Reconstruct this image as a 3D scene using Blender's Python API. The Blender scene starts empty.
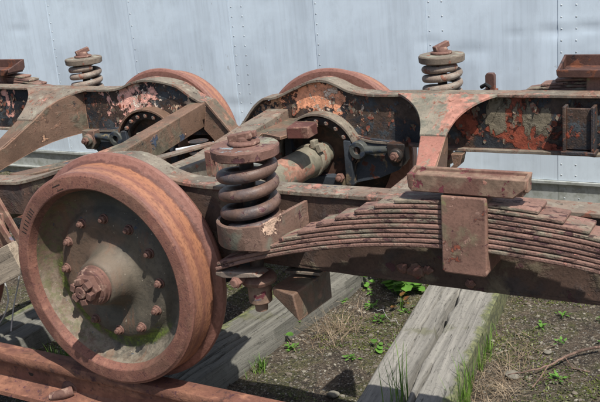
import bpy, bmesh, math, random
from mathutils import Vector, Matrix, noise
PI = math.pi
S = bpy.context.scene
col = S.collection

# ------------------------------------------------------------------ camera
F_PX = 893.17
CAM = Vector((1.74550, -2.59306, 1.26325))
yaw, pitch, roll = 0.534137, -0.297837, -0.0903499
FW = Vector((-math.sin(yaw)*math.cos(pitch), math.cos(yaw)*math.cos(pitch), math.sin(pitch)))
RT = Vector((math.cos(yaw), math.sin(yaw), 0)); UP = RT.cross(FW)
R2 = RT*math.cos(roll) + UP*math.sin(roll)
U2 = -RT*math.sin(roll) + UP*math.cos(roll)
cd = bpy.data.cameras.new('camera'); cam = bpy.data.objects.new('camera', cd); col.objects.link(cam)
cd.sensor_width = 36; cd.lens = F_PX/600*36; cd.clip_end = 500; cd.clip_start = .05
M3 = Matrix((R2, U2, -FW)).transposed()
cam.matrix_world = Matrix.Translation(CAM) @ M3.to_4x4()
S.camera = cam

def at(px, py, ax, val):
    """measured photo point -> point of the place on the plane axis=val"""
    d = FW*F_PX + R2*(px-300) - U2*(py-201)
    return CAM + d*((val-CAM[ax])/d[ax])

# ------------------------------------------------------------------ light
SUN = Vector((.42, -.29, .84)).normalized()
w = bpy.data.worlds.new('World'); S.world = w; w.use_nodes = True
nt = w.node_tree; bg = nt.nodes['Background']
sky = nt.nodes.new('ShaderNodeTexSky'); sky.sky_type = 'NISHITA'; sky.sun_disc = False
sky.sun_elevation = math.asin(SUN.z); sky.sun_rotation = math.atan2(SUN.x, SUN.y)
sky.dust_density = 2.0; sky.ozone_density = 1.2
nt.links.new(sky.outputs[0], bg.inputs[0]); bg.inputs[1].default_value = .10
sl = bpy.data.lights.new('sun', 'SUN'); sl.energy = 4.8; sl.angle = math.radians(.6); sl.color = (1, .955, .88)
so = bpy.data.objects.new('sun', sl); col.objects.link(so)
so.rotation_euler = SUN.to_track_quat('Z', 'Y').to_euler(); so.location = SUN*20
S.view_settings.view_transform = 'Standard'; S.view_settings.look = 'None'
S.view_settings.exposure = 0.38; S.view_settings.gamma = 1
S.view_settings.use_curve_mapping = False
S.render.engine = 'CYCLES'

# ------------------------------------------------------------------ materials
class G:
    def __init__(s, name):
        s.m = bpy.data.materials.new(name); s.m.use_nodes = True
        s.t = s.m.node_tree; s.b = s.t.nodes['Principled BSDF']
        s.tc = s.n('ShaderNodeTexCoord'); s.geo = None
    def n(s, k): return s.t.nodes.new(k)
    def l(s, a, b): s.t.links.new(a, b)
    def setv(s, inp, v):
        if hasattr(v, 'is_linked') or isinstance(v, bpy.types.NodeSocket): s.l(v, inp)
        else: inp.default_value = v
    def math(s, op, a, b=0.0, c=None, clamp=False):
        q = s.n('ShaderNodeMath'); q.operation = op; q.use_clamp = clamp
        s.setv(q.inputs[0], a); s.setv(q.inputs[1], b)
        if c is not None: s.setv(q.inputs[2], c)
        return q.outputs[0]
    def vec(s, st=None, off=(0, 0, 0)):
        mp = s.n('ShaderNodeMapping'); src = s.tc.outputs['Object']
        if getattr(s, 'rand', False):
            oi = s.n('ShaderNodeObjectInfo'); ad = s.n('ShaderNodeVectorMath'); ad.operation = 'MULTIPLY_ADD'
            cv = s.n('ShaderNodeCombineXYZ')
            for k in range(3): s.l(oi.outputs['Random'], cv.inputs[k])
            s.l(cv.outputs[0], ad.inputs[0]); ad.inputs[1].default_value = (23, 17, 29); s.l(src, ad.inputs[2]); src = ad.outputs[0]
        s.l(src, mp.inputs[0])
        mp.inputs['Location'].default_value = off
        if st: mp.inputs['Scale'].default_value = st
        return mp.outputs[0]
    def noise(s, sc, det=6, rgh=.6, st=None, off=(0, 0, 0), dist=0):
        q = s.n('ShaderNodeTexNoise'); q.inputs['Scale'].default_value = sc
        q.inputs['Detail'].default_value = det; q.inputs['Roughness'].default_value = rgh
        q.inputs['Distortion'].default_value = dist
        s.l(s.vec(st, off), q.inputs['Vector']); return q.outputs['Fac']
    def step(s, v, t, wd):
        q = s.n('ShaderNodeMapRange'); q.interpolation_type = 'SMOOTHSTEP'
        s.setv(q.inputs['Value'], v); q.inputs['From Min'].default_value = t-wd; q.inputs['From Max'].default_value = t+wd
        return q.outputs[0]
    def mix(s, f, a, b):
        q = s.n('ShaderNodeMix'); q.data_type = 'RGBA'
        s.setv(q.inputs[0], f)
        s.setv(q.inputs[6], a if not isinstance(a, tuple) else (*a, 1)); s.setv(q.inputs[7], b if not isinstance(b, tuple) else (*b, 1))
        return q.outputs[2]
    def xyz(s):
        q = s.n('ShaderNodeSeparateXYZ'); s.l(s.tc.outputs['Object'], q.inputs[0]); return q.outputs
    def nz(s):
        g = s.n('ShaderNodeNewGeometry'); q = s.n('ShaderNodeSeparateXYZ'); s.l(g.outputs['True Normal'], q.inputs[0]); return q.outputs[2]
def sc(c, k): return tuple(min(1, x*k) for x in c)
_off = [0]
def paint(name, base, layers=(), rough=.75, var=.35, varscale=7, grain=.35, bump=.5, bd=.003, st=None, metal=0, pit=0, rand=False, wear=None, wear_a=.75):
    hue = lambda q: (q[0]*.98, q[1]*1.005, q[2]*.98)
    base = hue(base); layers = [dict(L, c=hue(L['c'])) for L in layers]
    g = G(name); g.rand = rand; _off[0] += 3.7; o = (_off[0], _off[0]*.6, -_off[0]*.3)
    n1 = g.noise(varscale, 8, .65, st, o)
    c = g.mix(g.step(n1, .5, .18), sc(base, 1-var), sc(base, 1+var))
    n2 = g.noise(160, 3, .6, st, o)
    c = g.mix(g.math('MULTIPLY', g.step(n2, .56, .10), .35), c, sc(base, .45))
    h = g.math('MULTIPLY', n2, grain)
    if pit:
        v = g.n('ShaderNodeTexVoronoi'); v.inputs['Scale'].default_value = 90; g.l(g.vec(st, o), v.inputs['Vector'])
        p = g.step(v.outputs['Distance'], .25, .2)
        pm = g.math('MULTIPLY', g.math('SUBTRACT', 1, p), g.step(g.noise(9, 4, .6, None, o), .52, .05))
        h = g.math('SUBTRACT', h, g.math('MULTIPLY', pm, pit)); c = g.mix(g.math('MULTIPLY', pm, .6), c, sc(base, .4))
    r = rough
    for i, L in enumerate(layers):
        oo = (o[0]+11.3*(i+1), o[1]-5*(i+1), o[2]+2.2*i)
        v = g.noise(L.get('s', 12), L.get('d', 8), L.get('rg', .62), L.get('st'), oo, L.get('dist', .3))
        if 'c0' in L:                                  # a patch with a place of its own
            d = g.n('ShaderNodeVectorMath'); d.operation = 'DISTANCE'
            sub = g.n('ShaderNodeMapping'); g.l(g.tc.outputs['Object'], sub.inputs[0])
            k = L.get('k', (1, 1, 1)); sub.inputs['Scale'].default_value = k
            g.l(sub.outputs[0], d.inputs[0]); d.inputs[1].default_value = tuple(a*b for a, b in zip(L['c0'], k))
            v = g.math('ADD', v, g.math('MULTIPLY', g.math('SUBTRACT', 1, g.math('DIVIDE', d.outputs['Value'], L['rad'])), L.get('amp', .35)))
        m = g.step(v, L['t'], L.get('w', .012))
        if L.get('up'): m = g.math('MULTIPLY', m, g.step(g.nz(), .75, .2))
        if 'a' in L: m = g.math('MULTIPLY', m, L['a'])
        cc = g.mix(g.step(g.noise(38, 4, .6, None, oo), .5, .14), sc(L['c'], .75), sc(L['c'], 1.2))
        if L.get('edge'):                              # dark lip round a flake
            e = g.math('MULTIPLY', g.step(v, L['t']-.03, .02), g.math('SUBTRACT', 1, m))
            c = g.mix(g.math('MULTIPLY', e, .8), c, L['edge'])
        c = g.mix(m, c, cc)
        h = g.math('ADD', h, g.math('MULTIPLY', m, L.get('h', .8)))
        r = g.math('ADD', g.math('MULTIPLY', m, L.get('r', rough)-rough), r)
    if wear:
        bv = g.n('ShaderNodeBevel'); bv.samples = 4; bv.inputs['Radius'].default_value = .007
        ge = g.n('ShaderNodeNewGeometry'); dt = g.n('ShaderNodeVectorMath'); dt.operation = 'DOT_PRODUCT'
        g.l(bv.outputs[0], dt.inputs[0]); g.l(ge.outputs['Normal'], dt.inputs[1])
        e = g.math('SUBTRACT', 1, dt.outputs['Value'])
        e = g.math('ADD', e, g.math('MULTIPLY', g.math('SUBTRACT', g.noise(22, 6, .7, st, o), .5), .35))
        c = g.mix(g.math('MULTIPLY', g.step(e, .10, .04), wear_a), c, wear)
    g.l(c, g.b.inputs['Base Color']); g.setv(g.b.inputs['Roughness'], r)
    g.b.inputs['Metallic'].default_value = metal; g.b.inputs['Specular IOR Level'].default_value = .35
    b = g.n('ShaderNodeBump'); b.inputs['Strength'].default_value = bump; b.inputs['Distance'].default_value = bd
    g.l(h, b.inputs['Height']); g.l(b.outputs[0], g.b.inputs['Normal'])
    g.h = h; g.c = c; g.bump = b
    return g.m
RUST = (.20, .085, .058); PINK = (.29, .135, .105); SALM = (.56, .27, .18); DARK = (.026, .028, .034)
OLIVE = (.17, .155, .115); RED = (.25, .070, .042); CREAM = (.60, .46, .36); PURP = (.085, .035, .04); BLUE = (.05, .065, .10)
M = {}
M['rim'] = paint('rim_rust', (.185, .080, .060), [dict(c=(.10, .048, .038), s=6, t=.55, w=.08, a=.6, h=-.1, rg=.7), dict(c=(.13, .055, .048), s=110, t=.58, w=.05, h=-.3), dict(c=(.26, .125, .09), s=16, t=.56, w=.07, h=.05, a=.6, rg=.72), dict(c=(.16, .085, .06), s=5, t=.56, w=.06, a=.6, h=0)], var=.16, grain=.6)
def disc_mat():
    g = G('disc_paint'); x, y, z = g.xyz()
    r = g.math('SQRT', g.math('ADD', g.math('MULTIPLY', x, x), g.math('MULTIPLY', z, z)))
    c = g.mix(g.step(g.noise(5, 8, .65), .5, .14), (.060, .055, .044), (.125, .105, .078))
    c = g.mix(g.math('MULTIPLY', g.step(g.math('ADD', g.noise(6, 6, .6, None, (3, 1, 5)), g.math('MULTIPLY', x, -.9)), .53, .08), .8), c, (.135, .085, .058))
    nn = g.math('MULTIPLY', g.math('SUBTRACT', g.noise(13, 7, .65), .5), .22)
    rn = g.math('ADD', r, g.math('MULTIPLY', nn, .25))
    low = g.step(g.math('ADD', g.math('ADD', g.math('MULTIPLY', z, -1), g.math('MULTIPLY', x, -.5)), nn), .06, .05)
    cream = g.math('MULTIPLY', g.step(rn, .236, .006), g.step(g.math('ADD', g.math('MULTIPLY', z, -1), nn), .02, .10))
    c = g.mix(g.math('MULTIPLY', cream, g.math('MULTIPLY', g.step(g.noise(26, 8, .75, None, (3, 3, 3)), .47, .10), .62)), c, (.25, .215, .165))
    lft = g.math('MULTIPLY', g.step(rn, .222, .012), g.step(g.math('ADD', g.math('MULTIPLY', x, -1), nn), .12, .06))
    c = g.mix(g.math('MULTIPLY', g.math('MULTIPLY', lft, g.step(g.noise(40, 6, .75), .53, .06)), .6), c, (.10, .11, .045))
    ring = g.math('MULTIPLY', g.step(rn, .198, .010), g.math('SUBTRACT', 1, g.step(rn, .234, .008)))
    moss = g.math('MULTIPLY', g.math('MULTIPLY', ring, low), g.step(g.noise(18, 8, .72, None, (1, 1, 1)), .47, .10))
    c = g.mix(g.math('MULTIPLY', moss, .85), c, g.mix(g.step(g.noise(60, 5, .7), .5, .12), (.05, .075, .012), (.13, .19, .02)))
    gr = g.step(g.noise(55, 7, .75, None, (2, 4, 8)), .55, .08); c = g.mix(g.math('MULTIPLY', gr, .4), c, (.045, .038, .03))
    rr_ = g.noise(11, 6, .7, (1.6, 1, .22), (8, 1, 1)); c = g.mix(g.math('MULTIPLY', g.step(rr_, .58, .05), .5), c, (.15, .075, .045))
    sp = g.step(g.noise(34, 6, .7, None, (7, 2, 2)), .66, .015)
    c = g.mix(g.math('MULTIPLY', sp, .8), c, (.035, .05, .075))
    c = g.mix(g.math('MULTIPLY', g.step(g.noise(70, 3, .6, None, (2, 9, 2)), .70, .02), .6), c, (.36, .31, .24))
    hub = g.math('SUBTRACT', 1, g.step(rn, .090, .016)); c = g.mix(g.math('MULTIPLY', hub, .55), c, g.mix(g.step(g.noise(9, 6, .6), .5, .1), (.085, .070, .052), (.15, .112, .084)))
    g.l(c, g.b.inputs['Base Color']); g.b.inputs['Roughness'].default_value = .68; g.b.inputs['Specular IOR Level'].default_value = .35
    b = g.n('ShaderNodeBump'); b.inputs['Strength'].default_value = .8; b.inputs['Distance'].default_value = .004
    h = g.math('ADD', g.math('MULTIPLY', moss, .5), g.math('ADD', g.math('MULTIPLY', g.noise(120, 4, .6), .35), g.math('MULTIPLY', g.noise(12, 4, .6), .6)))
    g.l(h, b.inputs['Height']); g.l(b.outputs[0], g.b.inputs['Normal'])
    return g.m
M['disc'] = disc_mat()
M['bolt'] = paint('bolt_rust', (.165, .085, .068), [dict(c=PURP, s=60, t=.62, w=.04, h=-.2), dict(c=(.30, .19, .15), s=40, t=.6, w=.06, h=.1)], bump=.35, bd=.002)
M['flange'] = paint('flange_rust', (.20, .095, .066), [dict(c=PURP, s=30, t=.60, w=.03, h=-.3), dict(c=(.27, .15, .10), s=10, t=.55, w=.08, h=0)], var=.25)
M['top'] = paint('frame_top_paint', (.170, .142, .115), [dict(c=(.22, .125, .09), s=4, t=.54, w=.08, h=.05, a=.7), dict(c=PINK, s=9, t=.595, w=.03, h=.25, rg=.7, edge=(.06, .04, .03)), dict(c=(.25, .225, .18), s=22, t=.57, w=.05, h=.1, rg=.7, a=.7),
        dict(c=RUST, s=26, t=.62, w=.02, h=-.4), dict(c=BLUE, s=15, t=.68, w=.02, h=-.2), dict(c=(.06, .045, .035), s=45, t=.64, w=.03, h=-.4)], var=.3, bump=.7, wear=(.14, .07, .05))
def web(name, extra=(), base=DARK):
    return paint(name, base, [dict(c=(.075, .048, .036), s=4.5, t=.50, w=.05, h=-.1, rg=.7), dict(c=(.055, .062, .07), s=10, t=.57, w=.03, h=.1, rg=.7), dict(c=RUST, s=24, t=.60, w=.015, h=.3, rg=.72),
        dict(c=RED, s=13, t=.655, w=.01, h=.8, rg=.72, edge=(.012, .01, .01)), dict(c=SALM, s=30, t=.69, w=.01, h=.9, rg=.72, edge=(.02, .015, .012)),
        dict(c=(.16, .15, .12), s=14, t=.655, w=.02, h=.3, st=(1, 1, .35), rg=.7)] + list(extra), var=.4, rough=.55, bump=1, bd=.006, wear=(.16, .07, .045))
M['spring'] = paint('spring_rust', (.125, .075, .060), [dict(c=(.06, .06, .072), s=9, t=.56, w=.08, h=.1, r=.5, a=.65), dict(c=PURP, s=45, t=.62, w=.03, h=-.4), dict(c=(.19, .12, .095), s=24, t=.6, w=.06, h=.1, rg=.7)], rough=.5, var=.3, bump=.7)
M['springfar'] = paint('spring_grey', (.19, .145, .12), [dict(c=(.26, .22, .19), s=20, t=.55, w=.06), dict(c=RUST, s=30, t=.6, w=.03)], rough=.7)
M['cap'] = paint('cap_paint', (.155, .082, .066), [dict(c=(.21, .20, .155), s=11, t=.5, w=.04, up=1, h=.2), dict(c=PURP, s=26, t=.60, w=.02, h=-.4),
        dict(c=(.19, .22, .24), s=16, t=.64, w=.02, h=.1, up=1), dict(c=(.33, .17, .135), s=22, t=.63, w=.02, h=.3, rg=.7)], var=.3, bump=.8, wear=(.28, .15, .12))
M['cup'] = paint('cup_paint', (.165, .10, .078), [dict(c=(.24, .14, .11), s=18, t=.58, w=.05, a=.6, rg=.7), dict(c=(.13, .12, .095), s=7, t=.52, w=.05, h=.1), dict(c=PURP, s=30, t=.64, w=.02, h=-.4),
        dict(c=(.55, .36, .27), s=20, t=.68, w=.012, h=.7, edge=(.04, .02, .02), rg=.7), dict(c=(.62, .42, .32), s=22, t=.60, w=.012, h=.8, rg=.7, edge=(.05, .02, .02), c0=(.105, -.06, .01), rad=.045, amp=.25)], var=.25, bump=.8, wear=(.30, .17, .13))
M['leaf'] = paint('leaf_rust', (.205, .115, .093), [dict(c=(.20, .165, .125), s=13, t=.56, w=.04, st=(.5, 1, 1), h=.2), dict(c=(.085, .038, .04), s=42, t=.60, w=.035, st=(.5, 1, 1), h=-.5),
        dict(c=(.42, .2, .16), s=18, t=.66, w=.015, h=.4), dict(c=(.30, .31, .34), s=34, t=.73, w=.02, h=.2)], var=.35, bump=1, bd=.006, rand=True, wear=(.25, .15, .12), wear_a=.6)
M['leaftop'] = M['leaf']
M['buckle'] = paint('buckle_rust', (.20, .108, .083), [dict(c=(.2, .15, .10), s=10, t=.54, w=.05, h=.1), dict(c=RED, s=15, t=.635, w=.01, h=.6, rg=.7, edge=(.05, .02, .02)),
        dict(c=PURP, s=40, t=.65, w=.02, h=-.6), dict(c=(.20, .21, .09), s=22, t=.66, w=.04, a=.6, h=.1), dict(c=(.34, .20, .16), s=30, t=.62, w=.03, h=.3, rg=.7)], var=.3, bump=.4, bd=.004, wear=(.33, .19, .15))
M['saddle'] = paint('saddle_rust', (.15, .075, .058), [dict(c=(.20, .13, .095), s=8, t=.5, w=.05, h=.1), dict(c=(.13, .03, .04), s=30, t=.61, w=.015, h=-.5), dict(c=(.36, .17, .13), s=24, t=.66, w=.02, h=.3),
        dict(c=(.13, .12, .17), s=22, t=.68, w=.02, h=.2)], var=.3, bump=.5, bd=.004, wear=(.30, .15, .12))
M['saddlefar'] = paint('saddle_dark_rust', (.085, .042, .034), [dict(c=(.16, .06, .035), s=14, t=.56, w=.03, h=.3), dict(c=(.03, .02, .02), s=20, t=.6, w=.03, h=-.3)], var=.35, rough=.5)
M['axle'] = paint('axle_paint', (.21, .18, .14), [dict(c=(.15, .14, .105), s=6, t=.54, w=.08, h=.05, a=.7), dict(c=(.29, .15, .11), s=7, t=.59, w=.02, st=(1, .8, 1), h=-.3), dict(c=RUST, s=30, t=.62, w=.03, h=-.3)], var=.3, bump=.5)
M['grease'] = paint('greasy_metal', (.030, .024, .022), [dict(c=(.07, .038, .028), s=14, t=.54, w=.05, h=.1), dict(c=(.13, .06, .04), s=30, t=.64, w=.03, h=.3)], rough=.5)
M['roddark'] = paint('rod_dark_paint', (.06, .062, .058), [dict(c=(.03, .04, .06), s=14, t=.52, w=.05), dict(c=(.16, .13, .08), s=22, t=.62, w=.03)], rough=.5)
M['capfar'] = paint('far_cap_paint', (.16, .125, .10), [dict(c=(.21, .195, .16), s=14, t=.5, w=.06, up=1), dict(c=RUST, s=24, t=.6, w=.03)], var=.3)
M['greaseblue'] = paint('greasy_blue_paint', (.045, .052, .065), [dict(c=(.16, .12, .08), s=14, t=.60, w=.03, h=.1), dict(c=(.10, .04, .03), s=18, t=.6, w=.02, h=.4)], rough=.5)
M['brown'] = paint('brown_frame_paint', (.15, .09, .064), [dict(c=(.11, .095, .07), s=6, t=.57, w=.06), dict(c=(.45, .26, .17), s=11, t=.665, w=.012, h=.6, edge=(.04, .02, .015)),
        dict(c=DARK, s=24, t=.655, w=.015, h=-.5, rg=.7), dict(c=BLUE, s=9, t=.66, w=.02), dict(c=(.26, .14, .095), s=20, t=.6, w=.05, rg=.7, a=.7)], var=.28, rough=.62, bump=.8, wear=(.46, .27, .19))
M['pinktop'] = paint('pink_primer', (.22, .19, .15), [dict(c=(.33, .155, .12), s=6, t=.51, w=.04, h=.12, st=(1, .3, .5), rg=.7), dict(c=(.16, .15, .12), s=16, t=.56, w=.05, rg=.7), dict(c=RUST, s=30, t=.62, w=.03, h=-.3),
        dict(c=(.14, .15, .15), s=20, t=.67, w=.02)], var=.2)
M['pinkpost'] = paint('pink_post_primer', (.31, .135, .105), [dict(c=(.20, .17, .13), s=9, t=.53, w=.05, h=.05, rg=.7), dict(c=RUST, s=40, t=.62, w=.03, h=-.3)], var=.2)
M['redblock'] = paint('dark_red_block', (.095, .034, .028), [dict(c=(.19, .10, .075), s=14, t=.54, w=.05), dict(c=(.30, .2, .16), s=30, t=.66, w=.02)], var=.35, wear=(.25, .14, .11))
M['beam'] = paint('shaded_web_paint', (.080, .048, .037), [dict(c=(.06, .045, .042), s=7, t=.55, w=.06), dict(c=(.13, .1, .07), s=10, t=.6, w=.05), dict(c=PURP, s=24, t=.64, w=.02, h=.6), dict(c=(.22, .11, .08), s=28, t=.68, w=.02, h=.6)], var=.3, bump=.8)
M['flakeA'] = paint('loose_paint_flake', (.20, .16, .12), [dict(c=RED, s=14, t=.55, w=.04)], bump=.3)
M['flakeB'] = paint('red_paint_flake', (.17, .065, .045), bump=.3)
M['rail'] = paint('rail_rust', (.155, .066, .046), [dict(c=(.24, .11, .07), s=7, t=.53, w=.08, a=.7, rg=.72, st=(.6, 1, 1)), dict(c=(.05, .028, .025), s=18, t=.60, w=.05, a=.8, h=-.3, rg=.72), dict(c=(.15, .065, .05), s=9, t=.55, w=.08, st=(.4, 1, 1), h=-.1), dict(c=PURP, s=50, t=.62, w=.03, h=-.4), dict(c=(.30, .14, .09), s=13, t=.62, w=.06, st=(.4, 1, 1))], var=.25, bump=.5)
M['black'] = paint('plain_black', (.012, .012, .013), rough=.6)
M['string'] = paint('pale_string', (.55, .55, .58), rough=.6)

def tread_mat():
    g = G('tread_rust'); y = g.xyz()[1]; a = g.math('ABSOLUTE', y)
    c = g.mix(g.step(a, .004, .003), (.23, .110, .085), (.22, .105, .080))
    # local y measured from the flange back, bands of wear run round the tread
    for pos, wd, cc in ((.034, .003, (.10, .045, .035)), (.044, .004, (.31, .138, .075)), (.062, .007, (.28, .125, .075)), (.076, .005, (.21, .092, .064)), (.090, .006, (.32, .150, .088)), (.108, .007, (.27, .125, .08)), (.119, .003, (.20, .095, .072))):
        n = g.math('MULTIPLY', g.math('SUBTRACT', g.noise(22, 8, .75, None, (pos*90, 0, 0)), .5), .034)
        c = g.mix(g.step(g.math('ADD', a, n), pos, wd), c, cc)
    c = g.mix(g.math('MULTIPLY', g.step(g.noise(60, 5, .7, (1, 2.5, 1)), .54, .08), .6), c, (.13, .055, .04))
    c = g.mix(g.math('MULTIPLY', g.step(g.noise(9, 5, .65), .55, .08), .35), c, (.22, .10, .07))
    g.l(c, g.b.inputs['Base Color']); g.b.inputs['Roughness'].default_value = .48; g.b.inputs['Specular IOR Level'].default_value = .45
    b = g.n('ShaderNodeBump'); b.inputs['Strength'].default_value = .45; b.inputs['Distance'].default_value = .002
    g.l(g.noise(140, 4, .6), b.inputs['Height']); g.l(b.outputs[0], g.b.inputs['Normal'])
    return g.m
M['tread'] = tread_mat()

def wall_mat(name, base, green=0):
    g = G(name)
    n = g.noise(3.0, 5, .6, (1, 1, .12)); c = g.mix(g.step(n, .5, .16), sc(base, .90), sc(base, 1.07))
    n = g.noise(55, 4, .6, (1, 1, .03)); c = g.mix(g.math('MULTIPLY', g.step(n, .55, .08), .28), c, sc(base, .74))
    n = g.noise(14, 6, .65, (1, 1, .10), (9, 3, 2)); c = g.mix(g.math('MULTIPLY', g.step(n, .58, .09), .35), c, sc(base, 1.2))
    n = g.noise(26, 5, .7, (1, 1, .5), (4, 8, 2)); c = g.mix(g.math('MULTIPLY', g.step(n, .68, .03), .5), c, (.28, .25, .22))
    else_w = g.noise(1.6, 4, .6, (1, 1, 1.6), (3, 3, 1)); c = g.mix(g.math('MULTIPLY', g.step(else_w, .53, .10), .55), c, sc(base, 1.22))
    n = g.noise(7, 7, .75, (1, 1, .5), (6, 2, 9)); c = g.mix(g.math('MULTIPLY', g.step(n, .56, .08), .28), c, sc(base, .72))
    if green:
        n = g.noise(20, 6, .7); c = g.mix(g.math('MULTIPLY', g.step(n, .52, .08), .45), c, (.17, .18, .13))
    g.l(c, g.b.inputs['Base Color']); g.b.inputs['Roughness'].default_value = .42; g.b.inputs['Metallic'].default_value = .22
    b = g.n('ShaderNodeBump'); b.inputs['Strength'].default_value = .25; b.inputs['Distance'].default_value = .01
    hh = g.math('ADD', g.noise(2.2, 3, .5, (1, 1, .5)), g.math('MULTIPLY', g.noise(60, 3, .6, (1, 1, .1)), .04))
    g.l(hh, b.inputs['Height']); g.l(b.outputs[0], g.b.inputs['Normal'])
    return g.m
M['wall'] = wall_mat('aluminium_sheet', (.65, .745, .83))
M['walllow'] = wall_mat('weathered_sheet', (.40, .42, .40), 1)
M['rivet'] = paint('rivet_zinc', (.40, .43, .46), rough=.6)

def wood_mat(name, base, fresh=0, side=None):
    g = G(name)
    st = (9, .55, 9)
    n = g.noise(5, 10, .72, st, (1, 2, 3), .6); c = g.mix(g.step(n, .50, .16), sc(base, .72), sc(base, 1.18))
    n2 = g.noise(16, 6, .7, st, (5, 1, 2), .3); c = g.mix(g.math('MULTIPLY', g.step(n2, .645, .03), .75), c, sc(base, .25))
    n3 = g.noise(4, 7, .7); c = g.mix(g.math('MULTIPLY', g.step(n3, .62, .05), .6), c, (.10, .10, .05) if not fresh else (.3, .2, .12))
    if side:
        gx = g.math('ADD', g.math('MULTIPLY', g.xyz()[0], side[0]), g.math('MULTIPLY', g.math('SUBTRACT', g.noise(16, 7, .7), .5), .09))
        c = g.mix(g.math('MULTIPLY', g.step(gx, side[1], .012), .85), c, g.mix(g.step(g.noise(45, 5, .7), .5, .1), (.045, .055, .018), (.15, .16, .06)))
    n4 = g.noise(70, 3, .6); c = g.mix(g.math('MULTIPLY', g.step(n4, .62, .04), .5), c, sc(base, .35))
    g.l(c, g.b.inputs['Base Color']); g.b.inputs['Roughness'].default_value = .85
    h = g.math('SUBTRACT', g.math('MULTIPLY', n, .8), g.math('MULTIPLY', g.step(n2, .645, .03), .9))
    b = g.n('ShaderNodeBump'); b.inputs['Strength'].default_value = .9; b.inputs['Distance'].default_value = .006
    g.l(h, b.inputs['Height']); g.l(b.outputs[0], g.b.inputs['Normal'])
    return g.m
M['wood'] = wood_mat('weathered_grey_wood', (.215, .205, .182), side=(1, .122))
M['wooddark'] = wood_mat('weathered_dark_wood', (.14, .135, .115), side=(-1, .07))
M['plank'] = wood_mat('tan_plank_wood', (.30, .245, .185), 1)

def soil_mat():
    g = G('soil')
    n = g.noise(9, 10, .75); c = g.mix(g.step(n, .5, .10), (.045, .033, .023), (.13, .095, .066))
    n = g.noise(3.6, 9, .75, None, (4, 4, 0)); c = g.mix(g.math('MULTIPLY', g.step(n, .51, .05), .75), c, g.mix(g.step(g.noise(50, 4, .7), .5, .08), (.05, .058, .015), (.12, .125, .035)))
    n = g.noise(95, 5, .75); c = g.mix(g.step(n, .585, .03), c, (.20, .17, .13))
    n = g.noise(60, 4, .7, None, (2, 1, 7)); c = g.mix(g.step(n, .645, .02), c, (.36, .33, .28))
    for sc_, t_, cc_ in ((140, .80, (.26, .22, .16)), (230, .78, (.19, .16, .11)), (110, .86, (.34, .32, .28)), (170, .80, (.012, .010, .008))):
        v = g.n('ShaderNodeTexVoronoi'); v.inputs['Scale'].default_value = sc_; g.l(g.vec(None, (sc_*.1, 0, 3)), v.inputs['Vector'])
        sp = g.n('ShaderNodeSeparateColor'); g.l(v.outputs['Color'], sp.inputs[0]); c = g.mix(g.math('MULTIPLY', g.step(sp.outputs[0], t_, .02), g.math('SUBTRACT', 1, g.step(v.outputs['Distance'], .42, .1))), c, cc_)
    n = g.noise(70, 5, .7, None, (9, 1, 2)); c = g.mix(g.step(n, .60, .03), c, (.015, .012, .010))
    g.l(c, g.b.inputs['Base Color']); g.b.inputs['Roughness'].default_value = .95
    b = g.n('ShaderNodeBump'); b.inputs['Strength'].default_value = 1; b.inputs['Distance'].default_value = .02
    g.l(g.noise(60, 10, .8), b.inputs['Height']); g.l(b.outputs[0], g.b.inputs['Normal'])
    return g.m
M['soil'] = soil_mat()
def leafmat(name, a, b, tr=.3):
    g = G(name); rnd = g.noise(14, 2, .5)
    g.l(g.mix(g.step(rnd, .5, .12), a, b), g.b.inputs['Base Color']); g.b.inputs['Roughness'].default_value = .5
    t = g.n('ShaderNodeBsdfTranslucent'); g.l(g.mix(g.step(rnd, .5, .12), a, b), t.inputs[0])
    ms = g.n('ShaderNodeMixShader'); ms.inputs[0].default_value = tr
    g.l(g.b.outputs[0], ms.inputs[1]); g.l(t.outputs[0], ms.inputs[2])
    g.l(ms.outputs[0], g.t.nodes['Material Output'].inputs[0])
    return g.m
M['green'] = leafmat('weed_leaf', (.07, .17, .025), (.13, .29, .045))
M['blade'] = leafmat('grass_blade', (.08, .17, .025), (.17, .28, .055))
M['straw'] = leafmat('dry_straw', (.17, .12, .075), (.36, .28, .19), .15)
M['moss'] = leafmat('moss_leaf', (.05, .07, .012), (.10, .12, .02), .1)
M['yellow'] = leafmat('yellow_leaf', (.16, .15, .03), (.18, .06, .03))
M['twig'] = paint('twig_bark', (.19, .12, .095), [dict(c=(.08, .05, .04), s=30, t=.55, w=.05, h=.3)])
M['wire'] = paint('wire_grey', (.34, .33, .32), rough=.5)
M['stoneA'] = paint('stone_pale', (.20, .18, .15), var=.4); M['stoneB'] = paint('stone_brown', (.12, .10, .08), var=.4)

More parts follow.
